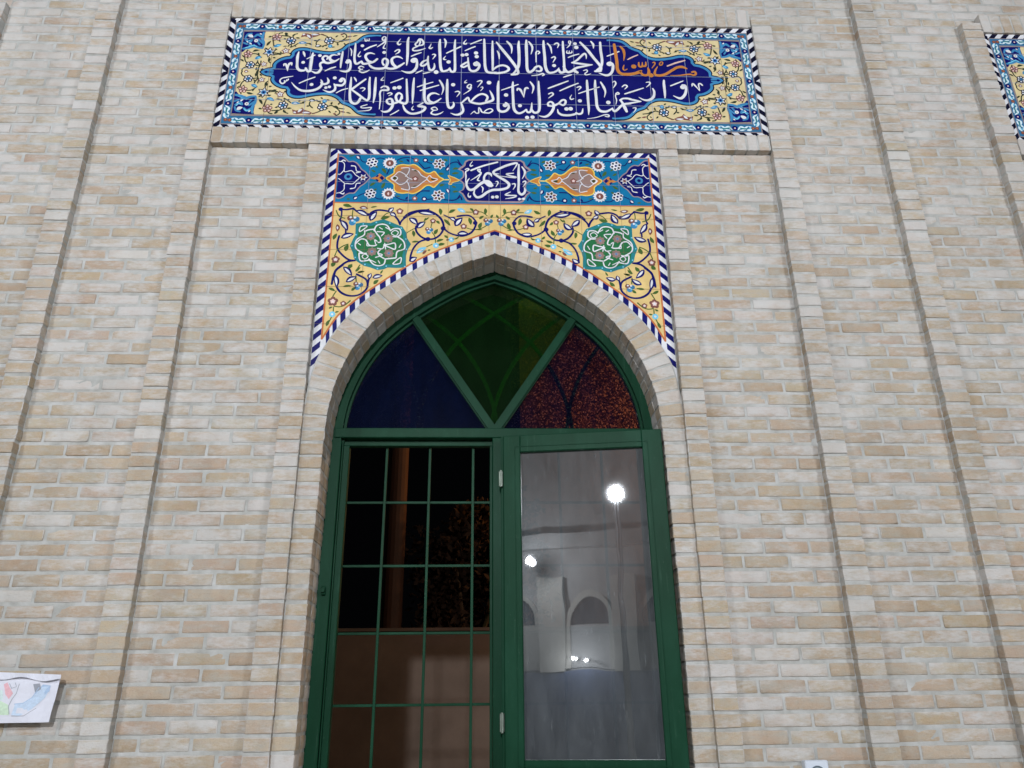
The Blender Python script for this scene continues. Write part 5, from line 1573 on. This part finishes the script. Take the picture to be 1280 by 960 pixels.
for x, y, z, r in cl:
    for _ in range(210):
        d = Vector((lr.gauss(0, 1), lr.gauss(0, 1), lr.gauss(0, 1))).normalized()*r*lr.uniform(.4, 1.05); p = Vector((x, y, z))+d
        a = Vector((lr.gauss(0, 1), lr.gauss(0, 1), lr.gauss(0, 1))).normalized()*lr.uniform(.04, .07); b = a.cross(Vector((lr.gauss(0, 1), lr.gauss(0, 1), lr.gauss(0, 1)))).normalized()*.03
        m.face([tuple(p-a), tuple(p+b), tuple(p+a), tuple(p-b)], LEAF)
m.build('crown', tr)
nb = thing('neighbour_building', 'tall tan building lit orange, seen through the right stained pane', 'building', (3.2, 9, 0))
NBX = .62
m = MB(); m.box(NBX, 7.0, 9.0, 13, 0, 9.5, PL); m.build('wall', nb)
m = MB(); m.box(NBX-.12, 7.1, 8.9, 13.1, 9.501, 9.7, PL); m.build('roof', nb)

# ------------------------------------------------------------------ behind the camera: the lit building across the court and the lamps
YO = -18.0
ob = thing('courtyard_building', 'pale building across the court with pilasters and arched windows, mirrored in the open leaf', 'building', (0, YO, 0))
PALE = make_plain('cream render', lin(172, 170, 164), .85, .1, 1.2, .2); DADO = make_plain('blue grey dado', lin(72, 84, 110), .6, .2, 2); DARKG = make_plain('dark window glass', (.02, .025, .04), .1, .1, 2)
GREYB = make_plain('grey render', lin(160, 160, 160), .85, .12, 1.5, .2)
m = MB(); m.box(-14, 14, YO-6, YO, 0, 11.5, GREYB); m.build('wall', ob)
m = MB(); m.box(-14, 14, YO+.002, YO+.16, 0, 2.1, DADO); m.build('dado', ob)
for k in range(-6, 7):
    x = -3.76+2.01*k; m = MB(); m.box(x-.35, x+.35, YO+.002, YO+.22, 2.101, 4.55, PALE); m.build('pilaster', ob)
for k in range(-6, 6):
    x = -2.755+2.01*k; ar = [(x+.65*math.cos(a), 3.42+.65*math.sin(a)*1.2) for a in [math.pi*q/16 for q in range(17)]]
    ai = [(x+.53*math.cos(a), 3.42+.53*math.sin(a)*1.18) for a in [math.pi*q/16 for q in range(17)]]
    m = MB(); m.strip([(x+.65, 2.15)]+ar+[(x-.65, 2.15)], [(x+.53, 2.15)]+ai+[(x-.53, 2.15)], YO+.003, YO+.12, PALE); wd = m.build('window', ob)
    m = MB(); m.prism([(x+.53, 3.28)]+ai+[(x-.53, 3.28)], YO+.004, YO+.03, DARKG); m.prism([(x+.53, 2.15), (x+.53, 3.26), (x-.53, 3.26), (x-.53, 2.15)], YO+.004, YO+.05, PALE if k % 2 else GREYB); m.build('pane', wd)
m = MB(); m.box(-14, 14, YO+.003, YO+.35, 5.3, 5.7, GREYB); m.build('cornice', ob)
STEEL = make_plain('lamp housing', lin(110, 112, 116), .4, .1, 10, metal=.5)
def flood(i, pos, watt, c, r, label, aim=(0.05, 0, EYE+1.3), strength=None):
    x, y, z = pos; L = thing('flood_lamp', label, 'lamp', (x, y, 0), 'flood lamps on poles in the court')
    d = (Vector(aim)-Vector(pos)).normalized(); back = Vector(pos)-d*.12
    m = MB(); m.tube([(x, y-.02, 0), (x, y-.02, z-.12)], [.06, .045], STEEL, 12); m.build('pole', L)
    m = MB(); m.tube([tuple(back-d*.10), tuple(back), tuple(Vector(pos)-d*.004)], [r*.45, r*.8, r*1.12], STEEL, 20); m.tube([tuple(back-d*.05), (x, y-.02, z-.16)], .022, STEEL, 8); m.build('housing', L)
    a = d.cross(Vector((0, 0, 1))).normalized(); b = d.cross(a)
    m = MB(); m.face([tuple(Vector(pos)+r*(math.cos(q*math.pi/12)*a+math.sin(q*math.pi/12)*b)) for q in range(24)], emitter('lit lens %d' % i, c, 60)); m.build('lens', L)
    ld = bpy.data.lights.new('flood_light', 'AREA'); ld.shape = 'DISK'; ld.size = 2*r; ld.energy = watt; ld.color = c
    lo = bpy.data.objects.new('flood_light', ld); col.objects.link(lo); lo.parent = L
    lo.location = Vector(pos)+d*.01-Vector(L['_loc']); lo.rotation_euler = d.to_track_quat('-Z', 'Y').to_euler()
LBL = ['flood lamp on a tall pole, the brightest lamp mirrored in the open leaf', 'flood lamp on a pole at the left side of the court', 'flood lamp on a pole at the right side of the court']
for i, (pos, wt, c, r) in enumerate(FLOODS): flood(i, pos, wt, c, r, LBL[i])
# smaller lamps on the far building, mirrored in the leaf
for i, (pos, r, wt) in enumerate((((-3.95, YO+1.3, EYE+3.25), .085, 170), ((-3.12, YO+.4, EYE+.84), .036, 26), ((-2.80, YO+.4, EYE+.78), .032, 22))):
    W3 = thing('wall_lamp', ['round white lamp high on the far building, mirrored at the left of the leaf', 'small white lamp low on the far building, left one of a pair', 'small white lamp low on the far building, right one of a pair'][i], 'lamp', pos, 'lamps on the far building')
    m = MB(); m.tube([(pos[0], YO+.23 if i else YO, pos[2]), (pos[0], pos[1]-r*.9, pos[2])], .03, STEEL, 8); m.build('bracket', W3)
    m = MB(); m.smooth = True
    m.grid([[(pos[0]+r*math.sin(a)*math.cos(b), pos[1]+r*math.sin(a)*math.sin(b), pos[2]+r*math.cos(a)) for b in [2*math.pi*k/16 for k in range(17)]] for a in [math.pi*k/10 for k in range(11)]], emitter('lit globe %d' % i, COOL, 40)); m.build('globe', W3)
    ld = bpy.data.lights.new('globe_light', 'POINT'); ld.energy = wt; ld.shadow_soft_size = r; ld.color = COOL
    lo = bpy.data.objects.new('globe_light', ld); col.objects.link(lo); lo.parent = W3; lo.location = (0, r+.25, 0)
# sodium lamps of the yard behind the wall
for i, (pos, wt, aim, base) in enumerate((((3.4, 1.6, 3.6), 44, (-.5, 4, 1.2), (3.4, .36)), ((3.9, 6.6, 4.6), 75, (1.6, 9.0, 5.2), (3.9, 6.6)))):
    W3 = thing('yard_lamp', ['orange lamp on the back of the brick wall lighting the yard', 'orange street lamp behind the yard wall lighting the neighbour building'][i], 'lamp', (base[0], base[1], 0))
    m = MB()
    if i == 0: m.tube([(pos[0], .365, pos[2]+.1), (pos[0], pos[1]-.1, pos[2]+.1)], .025, STEEL, 8)
    else: m.tube([(pos[0], pos[1], 0), (pos[0], pos[1], pos[2]-.12)], [.07, .05], STEEL, 10)
    m.build('post', W3)
    m = MB(); m.smooth = True
    m.grid([[(pos[0]+.1*math.sin(a)*math.cos(b), pos[1]+.1*math.sin(a)*math.sin(b), pos[2]+.1*math.cos(a)) for b in [2*math.pi*k/16 for k in range(17)]] for a in [math.pi*k/10 for k in range(11)]], emitter('sodium globe %d' % i, SODIUM, 30)); m.build('globe', W3)
    ld = bpy.data.lights.new('sodium_light', 'SPOT'); ld.energy = wt*4; ld.shadow_soft_size = .12; ld.color = AMBER if i == 0 else SODIUM; ld.spot_size = math.radians(150); ld.spot_blend = .5
    d = (Vector(aim)-Vector(pos)).normalized()
    lo = bpy.data.objects.new('sodium_light', ld); col.objects.link(lo); lo.parent = W3; lo.location = Vector(pos)+d*.14-Vector(W3['_loc']); lo.rotation_euler = d.to_track_quat('-Z', 'Y').to_euler()

for o in col.objects:
    if '_loc' in o: del o['_loc']
